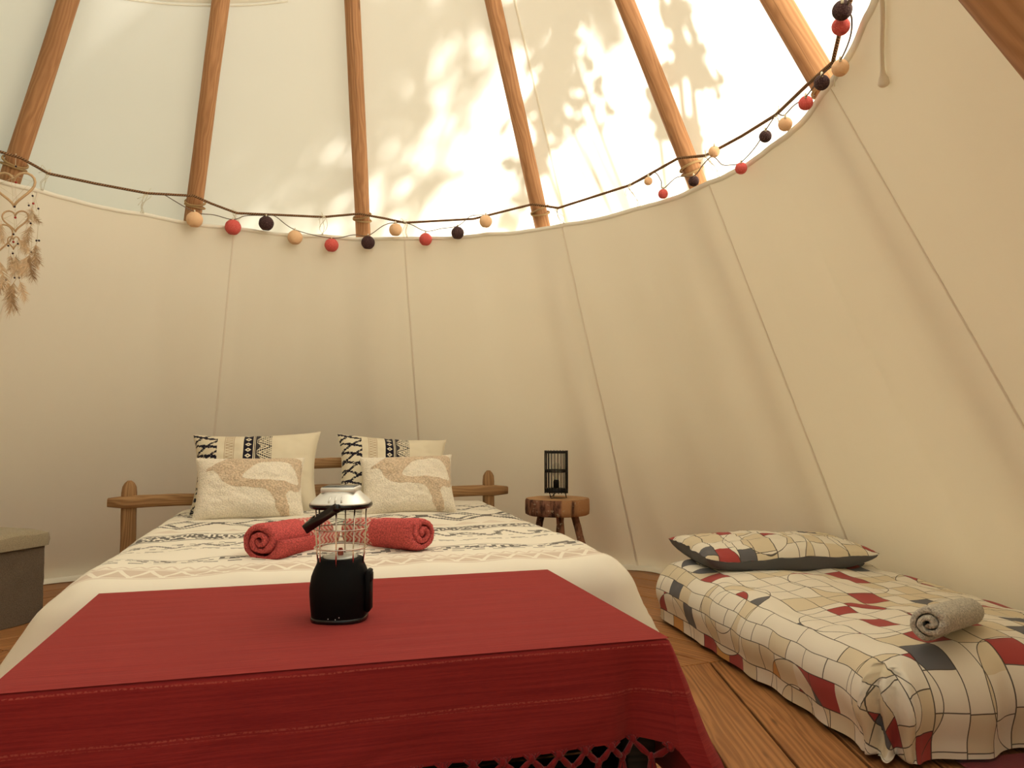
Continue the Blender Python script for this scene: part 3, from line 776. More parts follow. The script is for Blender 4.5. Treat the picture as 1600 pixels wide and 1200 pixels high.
def skirt_pt(i, q):
    s_, t_, nx, ny = per[i % NP]; h = HEML[i % NP]; k = q / .34
    rr = .010
    if q < rr * 1.57: a = q / rr; o = rr * math.sin(a) - rr; z = rr * (1 - math.cos(a))
    else: o = 0; z = rr + (q - rr * 1.57)
    fl = 0.0
    # flare and folds grow downwards; a deep fold sits just before each front corner
    along = s_ if abs(ny) > .5 else t_
    fl += k * (.030 * fbm(s_ * 4.1 + 3, t_ * 4.1, 2.0, 2) + .015)
    fl += k * .012 * abs(mnoise.noise(Vector((s_ * 9 + q * 14, t_ * 9 - q * 9, 3.0)))) + .25 * k * .012 * math.sin(s_ * 23 - q * 30)
    dc_ = math.hypot(TW - s_, (-TD) - t_)
    if ny < -.5: fl += -k * .055 * math.exp(-((TW - s_ - .075) / .035) ** 2) + k * .05 * math.exp(-((TW - s_) / .03) ** 2)
    if nx > .5: fl += k * .05 * math.exp(-(dc_ / .10) ** 2) + k * .02 + k * .02 * math.sin(t_ * 19)
    if abs(nx) > .02 and abs(ny) > .02 and s_ > TW / 2 and t_ < -TD / 2: fl += k * .03
    if nx < -.5: fl += k * .05 + k * .03 * math.sin(t_ * 16)
    # the back side hangs flat against the bed
    if ny > .5: fl = 0
    return s_ + nx * (o + fl + .002), t_ + ny * (o + fl + .002), TH + .004 - z
for i in range(NP):
    for j in range(NQ + 1):
        q = HEML[i] * j / NQ
        a, b_, c = skirt_pt(i, q); pts.append(B(a, b_, c))
        nx, ny = per[i][2:]
        uvs.append((a if abs(ny) > .7 else per[i][1] + 9, q + (0 if ny < -.02 else .5) ))
f = []
for i in range(NP):
    i2 = (i + 1) % NP
    for j in range(NQ): f.append((i * (NQ + 1) + j, i * (NQ + 1) + j + 1, i2 * (NQ + 1) + j + 1, i2 * (NQ + 1) + j))
mb.add(pts, f, uvs); mb.f.append(tuple(i * (NQ + 1) for i in range(NP))); mb.mi.append(0)
# top face with its own uv and tiny ripples
top = []; tuv = []; ns, ntt = 90, 60
for j in range(ntt + 1):
    for i in range(ns + 1):
        s_ = lerp(-.001, TW + .001, i / ns) * (1) ; t_ = lerp(-TD - .001, .001, j / ntt)
        ed = min(s_ , TW - s_, -t_, t_ + TD); rp_ = max(0, min(1, ed / .03))
        s_ = min(max(s_, -.002), TW + .002)
        top.append(B(s_, t_, TH + .0042 + rp_ * (.0012 + .0011 * fbm(s_ * 2.5, t_ * 26, 4.0)))); tuv.append((s_, -TD - t_))
mb.f.pop(); mb.mi.pop()
mb.grid(top, ns + 1, ntt + 1, tuv)
mb.build('cloth', M['red'], clo, sharp=60)
# fringe along the front hem
rnd = random.Random(3); front_idx = [i for i in range(NP) if per[i][3] < -.9 and i < 135]
def hem_at(s_):
    i = min(range(0, 142), key=lambda k: abs(per[k][0] - s_)); a, b_, c = skirt_pt(i, HEML[i]); return B(s_, b_, c)
nk = 21
kn = [hem_at(.02 + (TW - .035) * k / nk) + EZ * -.006 for k in range(nk + 1)]
low = [lerp(kn[k], kn[k + 1], .5) - EZ * (.026 + rnd.uniform(-.003, .003)) for k in range(nk)]
for k in range(nk + 1):
    mb = MB(); p = kn[k]; mb.ball(p, .0085, 8, sz=1.15)
    for dx in (-.017, -.006, .007, .018): mb.tube([p + E1 * dx + EZ * .010, p + E1 * dx * .3], [.0028, .0036], 5)
    for q in ([low[k - 1]] if k else []) + ([low[k]] if k < nk else []):
        md = lerp(p, q, .5) - E2 * .003
        mb.tube([p, md + EZ * .001, q], [.0045, .0052, .0045], 6); mb.tube([p - EZ * .003, md - EZ * .005, q], [.003, .0042, .003], 6)
    mb.build('fringe_knot', M['fringe'], clo)
for k in range(nk):
    mb = MB(); p = low[k]; mb.ball(p, .008, 8, sz=1.2)
    for j in range(9):
        a = j / 9 * 6.283; r1 = .005; sw = E1 * (math.cos(a) * .011 + rnd.uniform(-.006, .006)) + E2 * math.sin(a) * .008
        mb.tube(catmull([p + (E1 * math.cos(a) + E2 * math.sin(a)) * .002, p + sw * .7 - EZ * .025, p + sw - EZ * .06, p + sw * .9 - EZ * (.10 + rnd.uniform(-.012, .008))], 3), .0026, 5)
    mb.build('tassel', M['fringe'], clo)

# ------------------------------------------------------------------ double bed
bed = thing('double_bed', B(.72, 1.0, 0), 'double bed with rustic wooden headboard against the liner wall', 'bed')
MB().box(B(.72, 1.0, .09), (.74, .93, .06), ax, bev=.01).build('bed_base', M['darkwood'], bed)
MB().box(B(.72, 1.0, .28), (.76, .94, .125), ax, bev=.03).build('mattress', M['plaincase'], bed)
for s_ in (.02, 1.42):
    for t_ in (.12, 1.86): MB().lathe([(.03, 0), (.035, .05)], B(s_, t_, 0), 12).build('leg', M['darkwood'], bed)
hb = thing('headboard', B(.62, 1.99, 0)); hb.parent = bed; hb.location = hb.location - bed.location
HT = 1.99
def hbpost(s_, z1, wx=.03, wy=.026, name='post'):
    mb = MB(); vs = []; uvs = []; n = 16; Z = [0, .1, .2, .3, .4, .5, z1 - .06, z1 - .03, z1 - .012, z1 - .003, z1]
    for z in Z:
        k = 1 if z < z1 - .05 else math.sqrt(max(.02, 1 - ((z - z1 + .05) / .0505) ** 2))
        k = max(k, .28)
        for i in range(n):
            th = 2 * math.pi * i / n; cs, sn = math.cos(th), math.sin(th); q = (abs(cs) ** 4 + abs(sn) ** 4) ** -.25
            wob = 1 + .10 * fbm(z * 7 + s_ * 9, cs, sn)
            vs.append(B(s_ + cs * q * wx * k * wob, HT + sn * q * wy * wob * max(k, .5), z)); uvs.append((z + s_ * 7, th * .03))
    mb.grid(vs, n, len(Z), uvs, 0, True); mb.f.append(tuple(len(vs) - n + k for k in range(n))); mb.mi.append(0)
    return mb.build(name, M['headwood'], hb)
def hbrail(s0_, s1_, z0_, hz, hy=.028, name='rail', dz=0.0):
    mb = MB(); vs = []; uvs = []; n = 16; NN_ = 26
    for j in range(NN_ + 1):
        u = j / NN_; e = min(u, 1 - u) * (s1_ - s0_); k = 1 if e > .03 else math.sqrt(max(.04, 1 - ((.03 - e) / .031) ** 2)); k = max(k, .70)
        for i in range(n):
            th = 2 * math.pi * i / n; cs, sn = math.cos(th), math.sin(th); q = (abs(cs) ** 5 + abs(sn) ** 5) ** -.2
            wob = 1 + .12 * fbm(u * 6 + z0_ * 30, cs * .6, sn * .6)
            vs.append(B(lerp(s0_, s1_, u), HT - .012 + cs * q * hy * k * wob, z0_ + dz * u + sn * q * hz * k * wob + .006 * fbm(u * 4, z0_ * 9))); uvs.append((u * (s1_ - s0_) + z0_ * 11, th * .03))
    mb.grid(vs, n, NN_ + 1, uvs, 0, True)
    for r_ in (0, NN_): mb.f.append(tuple(r_ * n + (k if r_ else n - 1 - k) for k in range(n))); mb.mi.append(0)
    return mb.build(name, M['headwood'], hb)
hbpost(-.302, .578, .034); hbpost(1.548, .60, .031)
hbpost(.16, .68); hbpost(1.10, .68)
hbrail(-.395, 1.655, .475, .030, .03, dz=.012)
hbrail(.02, 1.24, .505, .040, .032); hbrail(.06, 1.20, .652, .027, .028)

def dlat(L): 
    r = .12
    return r * math.sin(min(L / r, math.pi / 2)) if L < r * 1.57 else r + (L - r * 1.57) * .16
def ddrop(L):
    r = .12
    return r * (1 - math.cos(L / r)) if L < r * 1.57 else r + (L - r * 1.57) * .975
def djit(s, t, q, dx, dy):
    a = fbm(s * 2.2, t * 2.2, 1.0, 3) * .012 + fbm(s * 5, t * 8, 3.0, 2) * .007
    # soft tucks across the foot hem, gathered sides
    k = max(0, q - .1)
    side = k * (.10 * fbm(t * 5.0, s * .8, 6.0, 2) + .05 * math.sin(t * 17 + s))
    if dy < -.5: side = k * .08 * fbm(s * 5, 2.0, 6.0)
    crown = .0
    if abs(dx) > .05 and dy < -.05: side += k * (.32 if dx > 0 else .6) * abs(2 * dx * dy) ** .8
    return side, side * .4, a * (1 if q < .05 else max(0, 1 - q * 5)) + crown
def duvet_top(s, t): return 0
dv = drape(B, -.045, 1.445, .155, 1.93, .432, dlat, ddrop, .44, .020, djit, (1, 1, 1, .05))
# narrow the duvet slightly towards the headboard, as it lies
for i, p in enumerate(dv.v):
    q = p - TL; s_, t_ = q.dot(E1), q.dot(E2); k = (t_ / 1.95); m_ = s_ - .71
    f_ = 1 - .055 * max(0, k) * (1 if s_ < .71 else -.0) + (.015 if s_ > .71 else 0) * min(1, max(0, k * 2))
    dv.v[i] = B(.71 + m_ * f_, t_, p.z)
o = dv.build('duvet', M['duvet']); tag(o, 'white duvet printed with black and pink woven-look bands on the double bed', 'duvet')

# ------------------------------------------------------------------ pillows and cushions
def pillow_pts(w_, h_, th, n, seed, ear=.10, soft=.0):
    """front and back sheets in local (x, y, d)"""
    out = []
    for sgn in (1, -1):
        g = []
        for j in range(n + 1):
            for i in range(n + 1):
                u = -1 + 2 * i / n; v = -1 + 2 * j / n
                x = u * w_ / 2 * (1 - ear * (1 - v * v) * abs(u) ** 2.0 * .55)
                y = v * h_ / 2 * (1 - ear * (1 - u * u) * abs(v) ** 2.0 * .55)
                prof = (max(0, 1 - abs(u) ** 2.6) * max(0, 1 - abs(v) ** 2.6)) ** .5
                wr = fbm(u * 1.7 + seed, v * 1.7, 1.0, 3) * .18 + .05 * fbm(u * 5 + seed, v * 5, 2.0, 2)
                g.append((x, y, sgn * th / 2 * prof * (1 + wr), u * .5 + .5, v * .5 + .5))
        out.append(g)
    return out
def make_pillow(name, o, ex, ey, w_, h_, th, n, seed, mats, label, group, maskf=None, uvf=None, cat='pillow', ear=.20, slump=0.0):
    en = ex.cross(ey).normalized(); F, Bk = pillow_pts(w_, h_, th, n, seed, ear); N = n + 1
    root = thing(name, o - ey * h_ / 2, label, cat, group)
    def W(x, y, d): return o + ex * x + ey * (y - slump * (1 - (2 * x / w_) ** 2) * max(0, y) / h_ * 2) + en * d
    mb = MB(); f = []; mi = []
    vs = [W(a[0], a[1], a[2]) for a in F]; uv = [(uvf(a[3], a[4]) if uvf else (a[3], a[4])) for a in F]
    for j in range(n):
        for i in range(n):
            f.append((j * N + i, j * N + i + 1, (j + 1) * N + i + 1, (j + 1) * N + i))
            mi.append(1 if maskf and maskf((i + .5) / n, (j + .5) / n) else 0)
    if maskf:
        hit = [0] * len(vs)
        for q, m_ in zip(f, mi):
            if m_:
                for k in q: hit[k] += 1
        for k in range(len(vs)):
            vs[k] += en * (.0028 * hit[k] / 4 + (.0016 if hit[k] else .0010) * mnoise.noise(vs[k] * (150 if hit[k] else 110)))
        mb.add(vs, f, uv, mi); mb.build('front', [mats[0], mats[2]], root)
    else:
        mb.add(vs, f, uv); mb.build('front', mats[0], root)
    mb = MB(); vs = [W(a[0], a[1], a[2]) for a in Bk]
    mb.add(vs, [(j * N + i, (j + 1) * N + i, (j + 1) * N + i + 1, j * N + i + 1) for j in range(n) for i in range(n)], [(uvf(a[3], a[4]) if uvf else (a[3], a[4])) for a in Bk]); mb.build('back', mats[1], root)
    rim = [F[i] for i in range(N)] + [F[j * N + n] for j in range(1, N)] + [F[n * N + i] for i in range(n - 1, -1, -1)] + [F[j * N] for j in range(n - 1, 0, -1)]
    P = [W(a[0], a[1], 0) for a in rim[::2]]; P.append(P[0]); MB().tube(P, .0022, 5, caps=False).build('piping', mats[1], root)
    return root
def frame(tilt, yaw=0.0, roll=0.0):
    ex = (E1 * math.cos(yaw) + E2 * math.sin(yaw)); back = (E2 * math.cos(yaw) - E1 * math.sin(yaw))
    ey = EZ * math.cos(tilt) + back * math.sin(tilt)
    ex2 = ex * math.cos(roll) + ey * math.sin(roll); ey2 = ey * math.cos(roll) - ex * math.sin(roll)
    return ex2, ey2
ex, ey = frame(R_(24), R_(-4), R_(1.5))
make_pillow('pillow', B(.308, 1.79, .606), ex, ey, .62, .455, .20, 60, 1.0, (M['tribal'], M['plaincase']), 'large black and cream patterned pillow on the left, standing against the headboard behind a cushion', 'patterned bed pillows')
ex, ey = frame(R_(26), R_(3), R_(-4))
make_pillow('pillow', B(.985, 1.80, .60), ex, ey, .585, .43, .20, 60, 4.0, (M['tribal'], M['plaincase']), 'large black and cream patterned pillow nearer the log stool, standing against the headboard', 'patterned bed pillows')
def chaikin(P, k=2):
    for _ in range(k):
        Q = []
        for i in range(len(P)):
            a, b_ = P[i], P[(i + 1) % len(P)]
            Q += [(a[0] * .75 + b_[0] * .25, a[1] * .75 + b_[1] * .25), (a[0] * .25 + b_[0] * .75, a[1] * .25 + b_[1] * .75)]
        P = Q
    return P
def inpoly(P, x, y):
    c = False; j = len(P) - 1
    for i in range(len(P)):
        if (P[i][1] > y) != (P[j][1] > y) and x < (P[j][0] - P[i][0]) * (y - P[i][1]) / (P[j][1] - P[i][1]) + P[i][0]: c = not c
        j = i
    return c
def nrm_(P): return [((x - 130) / 530, 1 - (y - 272) / 315) for x, y in P]
TANP = chaikin(nrm_([(160, 362), (240, 320), (290, 276), (400, 278), (640, 276), (662, 330), (662, 475), (560, 462), (600, 590), (528, 590), (505, 480), (430, 455), (300, 448), (255, 420), (240, 375), (210, 360)]))
ISL = chaikin(nrm_([(340, 408), (400, 350), (440, 315), (560, 310), (610, 340), (640, 400), (645, 440), (560, 420), (420, 420)]))
def tanmask(u, v):
    u += .012 * mnoise.noise(Vector((u * 12, v * 12, 0))); v += .012 * mnoise.noise(Vector((u * 12, v * 12, 5)))
    return inpoly(TANP, u, v) and not inpoly(ISL, u, v)
ex, ey = frame(R_(27), R_(2), R_(-.5))
make_pillow('cushion', B(.292, 1.56, .56), ex, ey, .49, .31, .16, 130, 8.0, (M['tuft'], M['tuft'], M['tufttan']), 'cream cushion with tan tufted curve leaning on the left patterned pillow', 'tufted cushions', tanmask, cat='cushion', ear=.13)
ex, ey = frame(R_(28), R_(-3), R_(1.5))
make_pillow('cushion', B(1.03, 1.56, .562), ex, ey, .46, .31, .16, 130, 9.5, (M['tuft'], M['tuft'], M['tufttan']), 'cream cushion with tan tufted curve leaning on the pillow nearer the log stool', 'tufted cushions', tanmask, cat='cushion', ear=.13)

# ------------------------------------------------------------------ rolled towels
def towel(end, far, r, label, cat, mat_, turns=2.6, seed=0, group=None, flip=1, name='rolled_towel'):
    end, far = Vector(end), Vector(far); ax_ = (far - end); L = ax_.length; ax_.normalize()
    sx = ax_.cross(EZ).normalized() * flip; sz = EZ
    N = 110; th = r / (turns + .55)
    def spiral(u, inner):
        a = u * turns * 2 * math.pi; rr = th * .55 + (r - th * .55) * u
        rr -= inner * th * .74
        rr *= 1 + .07 * math.sin(a * 2 + seed) * (1 - u * .5) + .13 * fbm(a * .45, seed, 0)
        a += 2.2 + seed
        x, z = rr * math.cos(a) * 1.05, rr * math.sin(a) * .93
        z = max(z, -r * .86)
        return x, z
    mb = MB(); nl = 40
    outer, inn = [spiral(i / N, 0) for i in range(N + 1)], [spiral(i / N, 1) for i in range(N + 1)]
    loop = outer + inn[::-1]; K = len(loop); pts = []; uvs = []
    per_ = [0]
    for i in range(1, K): per_.append(per_[-1] + math.hypot(loop[i][0] - loop[i - 1][0], loop[i][1] - loop[i - 1][1]))
    for j in range(nl + 1):
        u = j / nl; ed = min(u, 1 - u) * L
        pl = 1 - .10 * max(0, 1 - ed / .015) ** 2
        for i, (x, z) in enumerate(loop):
            sx_off = .010 * math.sin(i * .05 + seed) if j in (0, 1) else 0
            n1 = 1 + .035 * fbm(u * 3 + seed, x * 14, z * 14) + .012 * mnoise.noise(Vector((u * L * 160, x * 160, z * 160)))
            core = 1 - math.hypot(x, z) / r
            pts.append(end + ax_ * (u * L + (.012 * core if j == 0 else 0) * -1 + .006 * mnoise.noise(Vector((x * 60, z * 60, seed))) * (j == 0)) + sx * x * pl * n1 + sz * (z * pl * n1))
            uvs.append((L - u * L, per_[i] + seed))
    mb.grid(pts, K, nl + 1, uvs, 0, True)
    for j in (0, nl):
        o_ = j * K
        for i in range(N): mb.f.append((o_ + i, o_ + i + 1, o_ + K - 2 - i, o_ + K - 1 - i) if j else (o_ + K - 1 - i, o_ + K - 2 - i, o_ + i + 1, o_ + i)); mb.mi.append(0)
    o = mb.build(name, mat_); tag(o, label, cat, group)
    return o
ZB = .437
towel(at_depth(408, 846, 2.475), at_depth(502, 831, 2.80), .077, 'rolled coral towel left of the lantern, spiral end facing the front', 'towel', M['coral'], 2.6, .4, 'rolled coral towels')
towel(at_depth(660, 833, 2.60), at_depth(556, 830, 2.82), .073, 'rolled coral towel right of the lantern, spiral end facing right', 'towel', M['coral'], 2.3, 3.0, 'rolled coral towels', -1)

# ------------------------------------------------------------------ lantern
LP = Vector((-.390, 1.766, TH + .006)); ln = thing('camping_lantern', LP, 'black camping lantern with silver cap and wire cage on the red cloth', 'lantern')
mb = MB(); mb.lathe([(.050, 0), (.058, .002), (.061, .010), (.0635, .035), (.0655, .060), (.0655, .075), (.062, .098), (.057, .112), (.051, .125), (.049, .135), (.045, .137)], LP, 40, p=2.7)
mb.build('base', M['black'], ln)
MB().lathe([(.062, 0), (.0625, .004), (.0625, .008), (.061, .010)], LP, 40, p=2.7).build('foot_ring', M['gloss'], ln)
MB().box(LP + Vector((.067, -.012, .066)), (.006, .021, .046), bev=.003).box(LP + Vector((.071, -.012, .095)), (.004, .016, .010), bev=.002).build('crank_box', M['black'], ln)
for k, (dx, dz) in enumerate(((-.012, .013), (.004, .012), (.012, .016))): MB().ball(LP + Vector((dx, -.0635 + abs(dx) * .1, dz)), .0012, 6).build('status_light', M['silver'], ln)
MB().lathe([(.0415, .133), (.0425, .15), (.045, .20), (.047, .235), (.047, .252)], LP, 32, caps=False).build('glass_chamber', M['glass'], ln)
MB().lathe([(.038, .135), (.038, .140), (.026, .143), (.012, .139), (.005, .142)], LP, 28).build('reflector', M['silver'], ln)
MB().lathe([(.006, .138), (.007, .150), (.004, .158)], LP, 12).build('bulb', M['beadr'], ln)
for k in range(4):
    a = R_(-88 + 90 * k); e = Vector((math.cos(a), math.sin(a), 0))
    MB().tube([LP + e * .050 + EZ * .118, LP + e * .0535 + EZ * .150, LP + e * .0565 + EZ * .2, LP + e * .057 + EZ * .252], .0019, 7).build('cage_wire', M['chrome'], ln)
for sx_ in (-.036, .036):
    MB().tube([LP + Vector((sx_, -.037, .118)), LP + Vector((sx_ * 1.02, -.040, .15)), LP + Vector((sx_ * 1.1, -.042, .252))], .0017, 7).build('cage_wire', M['chrome'], ln)
for rr, zz in ((.058, .160), (.0600, .203)):
    MB().tube([LP + Vector((rr * math.cos(2 * math.pi * k / 40), rr * math.sin(2 * math.pi * k / 40), zz)) for k in range(41)], .0016, 6, caps=False).build('cage_ring', M['chrome'], ln)
MB().lathe([(.050, .248), (.066, .249), (.0695, .252), (.0705, .256), (.069, .260), (.060, .262)], LP, 40, p=2.2).build('rim', M['gloss'], ln)
mb = MB(); mb.lathe([(.068, .2595), (.064, .263), (.056, .272), (.047, .280), (.041, .2865)], LP, 40, p=3.0); mb.build('cap', M['silver'], ln)
for k in (-1, 0, 1):
    mb = MB(); mb.tube([LP + Vector((k * .014, -.0615, .2655)), LP + Vector((k * .0125, -.0525, .277))], [.0022, .0016], 6); mb.build('cap_rib', M['silver'], ln)
MB().box(LP + Vector((0, 0, .291)), (.0385, .0385, .0060), bev=.002).build('panel_frame', M['silver'], ln)
MB().box(LP + Vector((0, 0, .2972)), (.0355, .0355, .001)).build('solar_panel', M['solar'], ln)
# bail handle folded to the left
pv = LP + Vector((.006, -.073, .255)); pe = LP + Vector((-.066, -.052, .207)); pbk = LP + Vector((.006, .073, .255)); peb = LP + Vector((-.072, .052, .214))
def strap(a, b_, wd, th):
    d = (b_ - a).normalized(); n_ = Vector((0, 1, 0)); n_ = (n_ - d * n_.dot(d)).normalized(); w_ = d.cross(n_)
    return MB().box((a + b_) / 2, ((b_ - a).length / 2 + .004, th, wd), (d, n_, w_), bev=.0012)
mb = strap(pv, pe, .0105, .0024); mb2 = strap(pbk, peb, .0105, .0024); mb.add(mb2.v, mb2.f, mb2.uv)
d = (peb - pe).normalized(); mb3 = MB().box((pe + peb) / 2, ((peb - pe).length / 2, .011, .0022), (d, d.cross(Vector((.78, 0, .62))).normalized(), Vector((.78, 0, .62))), bev=.001)
mb.add(mb3.v, mb3.f, mb3.uv); mb.build('bail_handle', M['gloss'], ln)
mb = MB(); mb.box(pv, (.008, .004, .008), bev=.003).box(pbk, (.008, .004, .008), bev=.003); mb.build('pivot', M['gloss'], ln)

# ------------------------------------------------------------------ log stool and cage lamp
SC = Vector((.256, 4.33, 0)); ST = .447
st = thing('log_stool', SC, 'small stool made of a log slice with bark on branch legs beside the bed', 'stool')
mb = MB(); vs = []; uvs = []; n = 56; Z = [(0, .93), (.006, .985), (.03, 1), (.06, 1.0), (.083, .995), (.09, .97)]
for z, k in Z:
    for i in range(n):
        th = 2 * math.pi * i / n; r = .170 * (1 + .04 * math.sin(2 * th + 1) + .05 * fbm(math.cos(th) * 1.6, math.sin(th) * 1.6, 1.0) + .012 * fbm(th * 7, z * 8)) * k
        vs.append(SC + Vector((r * math.cos(th) * 1.02, r * math.sin(th), ST - .09 + z))); uvs.append((th * .2, z))
mb.grid(vs, n, len(Z), uvs, 0, True); mb.f.append(tuple(reversed(range(n)))); mb.mi.append(0)
mb.build('bark_edge', M['bark'], st)
mb = MB(); vs = []; uvs = []
for k in range(8):
    for i in range(n):
        p = mb_v = vs_ = None
        q = Vector(((Z, 0)[1], 0, 0))
        rim_ = Vector(( 0, 0, 0))
        th = 2 * math.pi * i / n; r = .170 * (1 + .04 * math.sin(2 * th + 1) + .05 * fbm(math.cos(th) * 1.6, math.sin(th) * 1.6, 1.0)) * .972 * (1 - k / 8)
        vs.append(SC + Vector((r * math.cos(th) * 1.02, r * math.sin(th), ST + .0012))); uvs.append((th * .02, r * 1.2))
mb.grid(vs, n, 8, uvs, 0, True); mb.f.append(tuple((7 * n) + k for k in range(n))); mb.mi.append(0)
mb.build('top_face', M['slab'], st, smooth=False)
for a0, rb, l0 in ((-152, .19, .105), (-82, .115, .07), (-28, .205, .10), (80, .16, .09)):
    d0 = Vector((math.cos(R_(a0)), math.sin(R_(a0)), 0)); P = [SC + d0 * lerp(l0, rb, u) + EZ * (ST - .085) * (1 - u) + Vector((.006 * fbm(u * 4, a0), .006 * fbm(u * 4, a0 + 5), 0)) for u in [k / 10 for k in range(11)]]
    mb = MB().tube(P, [.0205 * (1 + .10 * fbm(k * .9, a0)) for k in range(11)], 14); mb.build('leg', M['branch'], st)
LC = Vector((.248, 4.33, ST + .003)); lp = thing('cage_lamp', LC, 'small black rattan cage lamp standing on the log stool', 'lamp')
LR, z0_, z1_ = .064, .034, .258
mb = MB()
for k in range(22):
    a = 2 * math.pi * k / 22; e = Vector((math.cos(a), math.sin(a), 0)); mb.tube([LC + e * LR + EZ * (z0_ - .008), LC + e * LR + EZ * (z1_ + .006)], .0026, 6)
mb.build('cage', M['blackwire'], lp)
for zz in (z0_, z0_ + .008, .146, .154, z1_ - .006, z1_):
    MB().tube([LC + Vector((LR * math.cos(2 * math.pi * k / 30), LR * math.sin(2 * math.pi * k / 30), zz)) for k in range(31)], .0030, 6, caps=False).build('hoop', M['blackwire'], lp)
MB().lathe([(.060, z0_), (.061, z0_ + .004), (.060, z0_ + .018), (.03, z0_ + .02), (.02, z0_ + .022)], LC, 28).build('base_plate', M['blackwire'], lp)
MB().lathe([(.017, z0_ + .018), (.017, z0_ + .058), (.014, z0_ + .066)], LC, 20).build('bulb_holder', M['blackwire'], lp)
MB().lathe([(.010, z0_ + .066), (.014, z0_ + .080), (.024, z0_ + .105), (.029, z0_ + .125), (.026, z0_ + .145), (.014, z0_ + .158), (.003, z0_ + .161)], LC, 20).build('bulb', M['glass'], lp)
for a in (-120, 0, 115):
    e = Vector((math.cos(R_(a)), math.sin(R_(a)), 0)); g = Vector((-e.y, e.x, 0)); c = LC + e * .050
    MB().tube(catmull([c + g * .014 + EZ * .036, c + g * .011 + e * .004 + EZ * .012, c + e * .007 + EZ * .002, c - g * .011 + e * .004 + EZ * .012, c - g * .014 + EZ * .036], 5), .0024, 6).build('hairpin_leg', M['blackwire'], lp)

# ------------------------------------------------------------------ storage box on the left
BXA = Vector((-2.055, 3.44, 0)); bd1 = Vector((-.33, -.944, 0)).normalized(); bd2 = Vector((-.944, .33, 0)).normalized(); BW = .38
bc = BXA + bd1 * BW / 2 + bd2 * BW / 2
sb = thing('storage_box', bc, 'brown felt storage box with padded lid at the left wall', 'box')
mb = MB(); vs = []; uvs = []; n = 24; NZB = 16
for j in range(NZB + 1):
    z = .002 + .325 * j / NZB
    for sd_ in range(4):
        for i in range(n):
            u = i / n; P4 = [(-1, -1), (1, -1), (1, 1), (-1, 1)]; a, b_ = P4[sd_], P4[(sd_ + 1) % 4]
            x, y = lerp(a[0], b_[0], u), lerp(a[1], b_[1], u); ins = 1 - .035 * (math.sin(math.pi * u)) * math.sin(math.pi * min(1, z / .33)) * (1 + fbm(u * 3 + sd_, z * 8)) * .5
            wr = .004 * fbm((u * 3 + z * 9) + sd_ * 5, (u - z * 3) * 3, 1.0)
            vs.append(bc + (bd1 * x + bd2 * y) * (BW / 2 - .010) * ins + (bd1 * x + bd2 * y).normalized() * wr + EZ * z); uvs.append((u, z))
mb.grid(vs, 4 * n, NZB + 1, uvs, 0, True); mb.f.append(tuple(NZB * 4 * n + k for k in range(4 * n))); mb.mi.append(0)
mb.build('body', M['felt'], sb, sharp=50)
mb = MB(); vs = []; n = 26
def lidp(u, v, top):
    k = (max(0, 1 - abs(u) ** 6) * max(0, 1 - abs(v) ** 6)) ** .5; rr = 1 - .03 * (abs(u * v)) ** 4
    return bc + (bd1 * u + bd2 * v) * (BW / 2 + .006) * rr + EZ * ((.380 + .018 * k + .004 * fbm(u * 2, v * 2)) if top else .325)
top = [lidp(-1 + 2 * i / n, -1 + 2 * j / n, True) for j in range(n + 1) for i in range(n + 1)]
mb.grid(top, n + 1, n + 1, None)
ring = [(-1 + 2 * i / n, -1) for i in range(n)] + [(1, -1 + 2 * i / n) for i in range(n)] + [(1 - 2 * i / n, 1) for i in range(n)] + [(-1, 1 - 2 * i / n) for i in range(n)]
mb.grid([lidp(u, v, False) for u, v in ring] + [lerp(lidp(u, v, False), lidp(u, v, True), .5) + (bd1 * u + bd2 * v) * .004 for u, v in ring] + [lidp(u, v, True) for u, v in ring], len(ring), 3, None, 0, True)
mb.build('lid', M['feltlid'], sb)

# ------------------------------------------------------------------ floor mattress, its duvet, pillow and towel
F0 = Vector((.62, 3.47, 0)); FY = Vector((.185, -.983, 0)).normalized(); FX = Vector((.983, .185, 0)).normalized()
def Q(x, y, z): return F0 + FX * x + FY * y + EZ * z
fm = thing('floor_mattress', Q(.48, .78, 0), 'single mattress lying on the plank floor under a mosaic print duvet', 'mattress')
MB().box(Q(.48, .79, .075), (.40, .72, .065), (FX, FY, EZ), bev=.03).build('mattress', M['greycase'], fm)
rF = .115
def flat_(L): 
    if L < rF * 1.57: return rF * math.sin(L / rF)
    return rF - .02 * sst((L - rF * 1.57) / .09)
def fdrop(L):
    if L < rF * 1.57: return rF * (1 - math.cos(L / rF))
    return min(rF + (L - rF * 1.57), .236)
def fjit(s, t, q, dx, dy):
    puff = .018 * math.cos(min(1, abs(s - .475) / .48) * 1.57) if q < .3 else 0
    a = .022 * fbm(s * 2.6 + 4, t * 2.6, 1.0, 3) + .006 * fbm(s * 9, t * 9, 3.0, 2)
    k = min(1, q / .1)
    if abs(dy) > .5: sd_ = k * (.020 * fbm(s * 7, t * 2, 8.0, 2) + .012 * math.sin(s * 27))
    else: sd_ = k * (.016 * fbm(t * 6, s * 2, 8.0, 2) + .006 * math.sin(t * 31 + 5 * s))
    if dx < -.2 and dy > .2: sd_ += k * .018 * math.sin(math.atan2(dy, dx) * 14)
    return sd_, sd_, (a + puff) * (1 - min(1, q / .22))
fd = drape(Q, .11, .84, .10, 1.46, .252, flat_, fdrop, .30, .014, fjit)
o = fd.build('duvet', M['mosaic']); tag(o, 'cream duvet with red, grey and tan mosaic print on the floor mattress', 'duvet')
def uvm(u, v): return (u * .75 + .21, v * .45 + 3.13)
pe1 = Vector((.992, .13, 0)).normalized(); pn = Vector((-.13, .992, 0)).normalized()
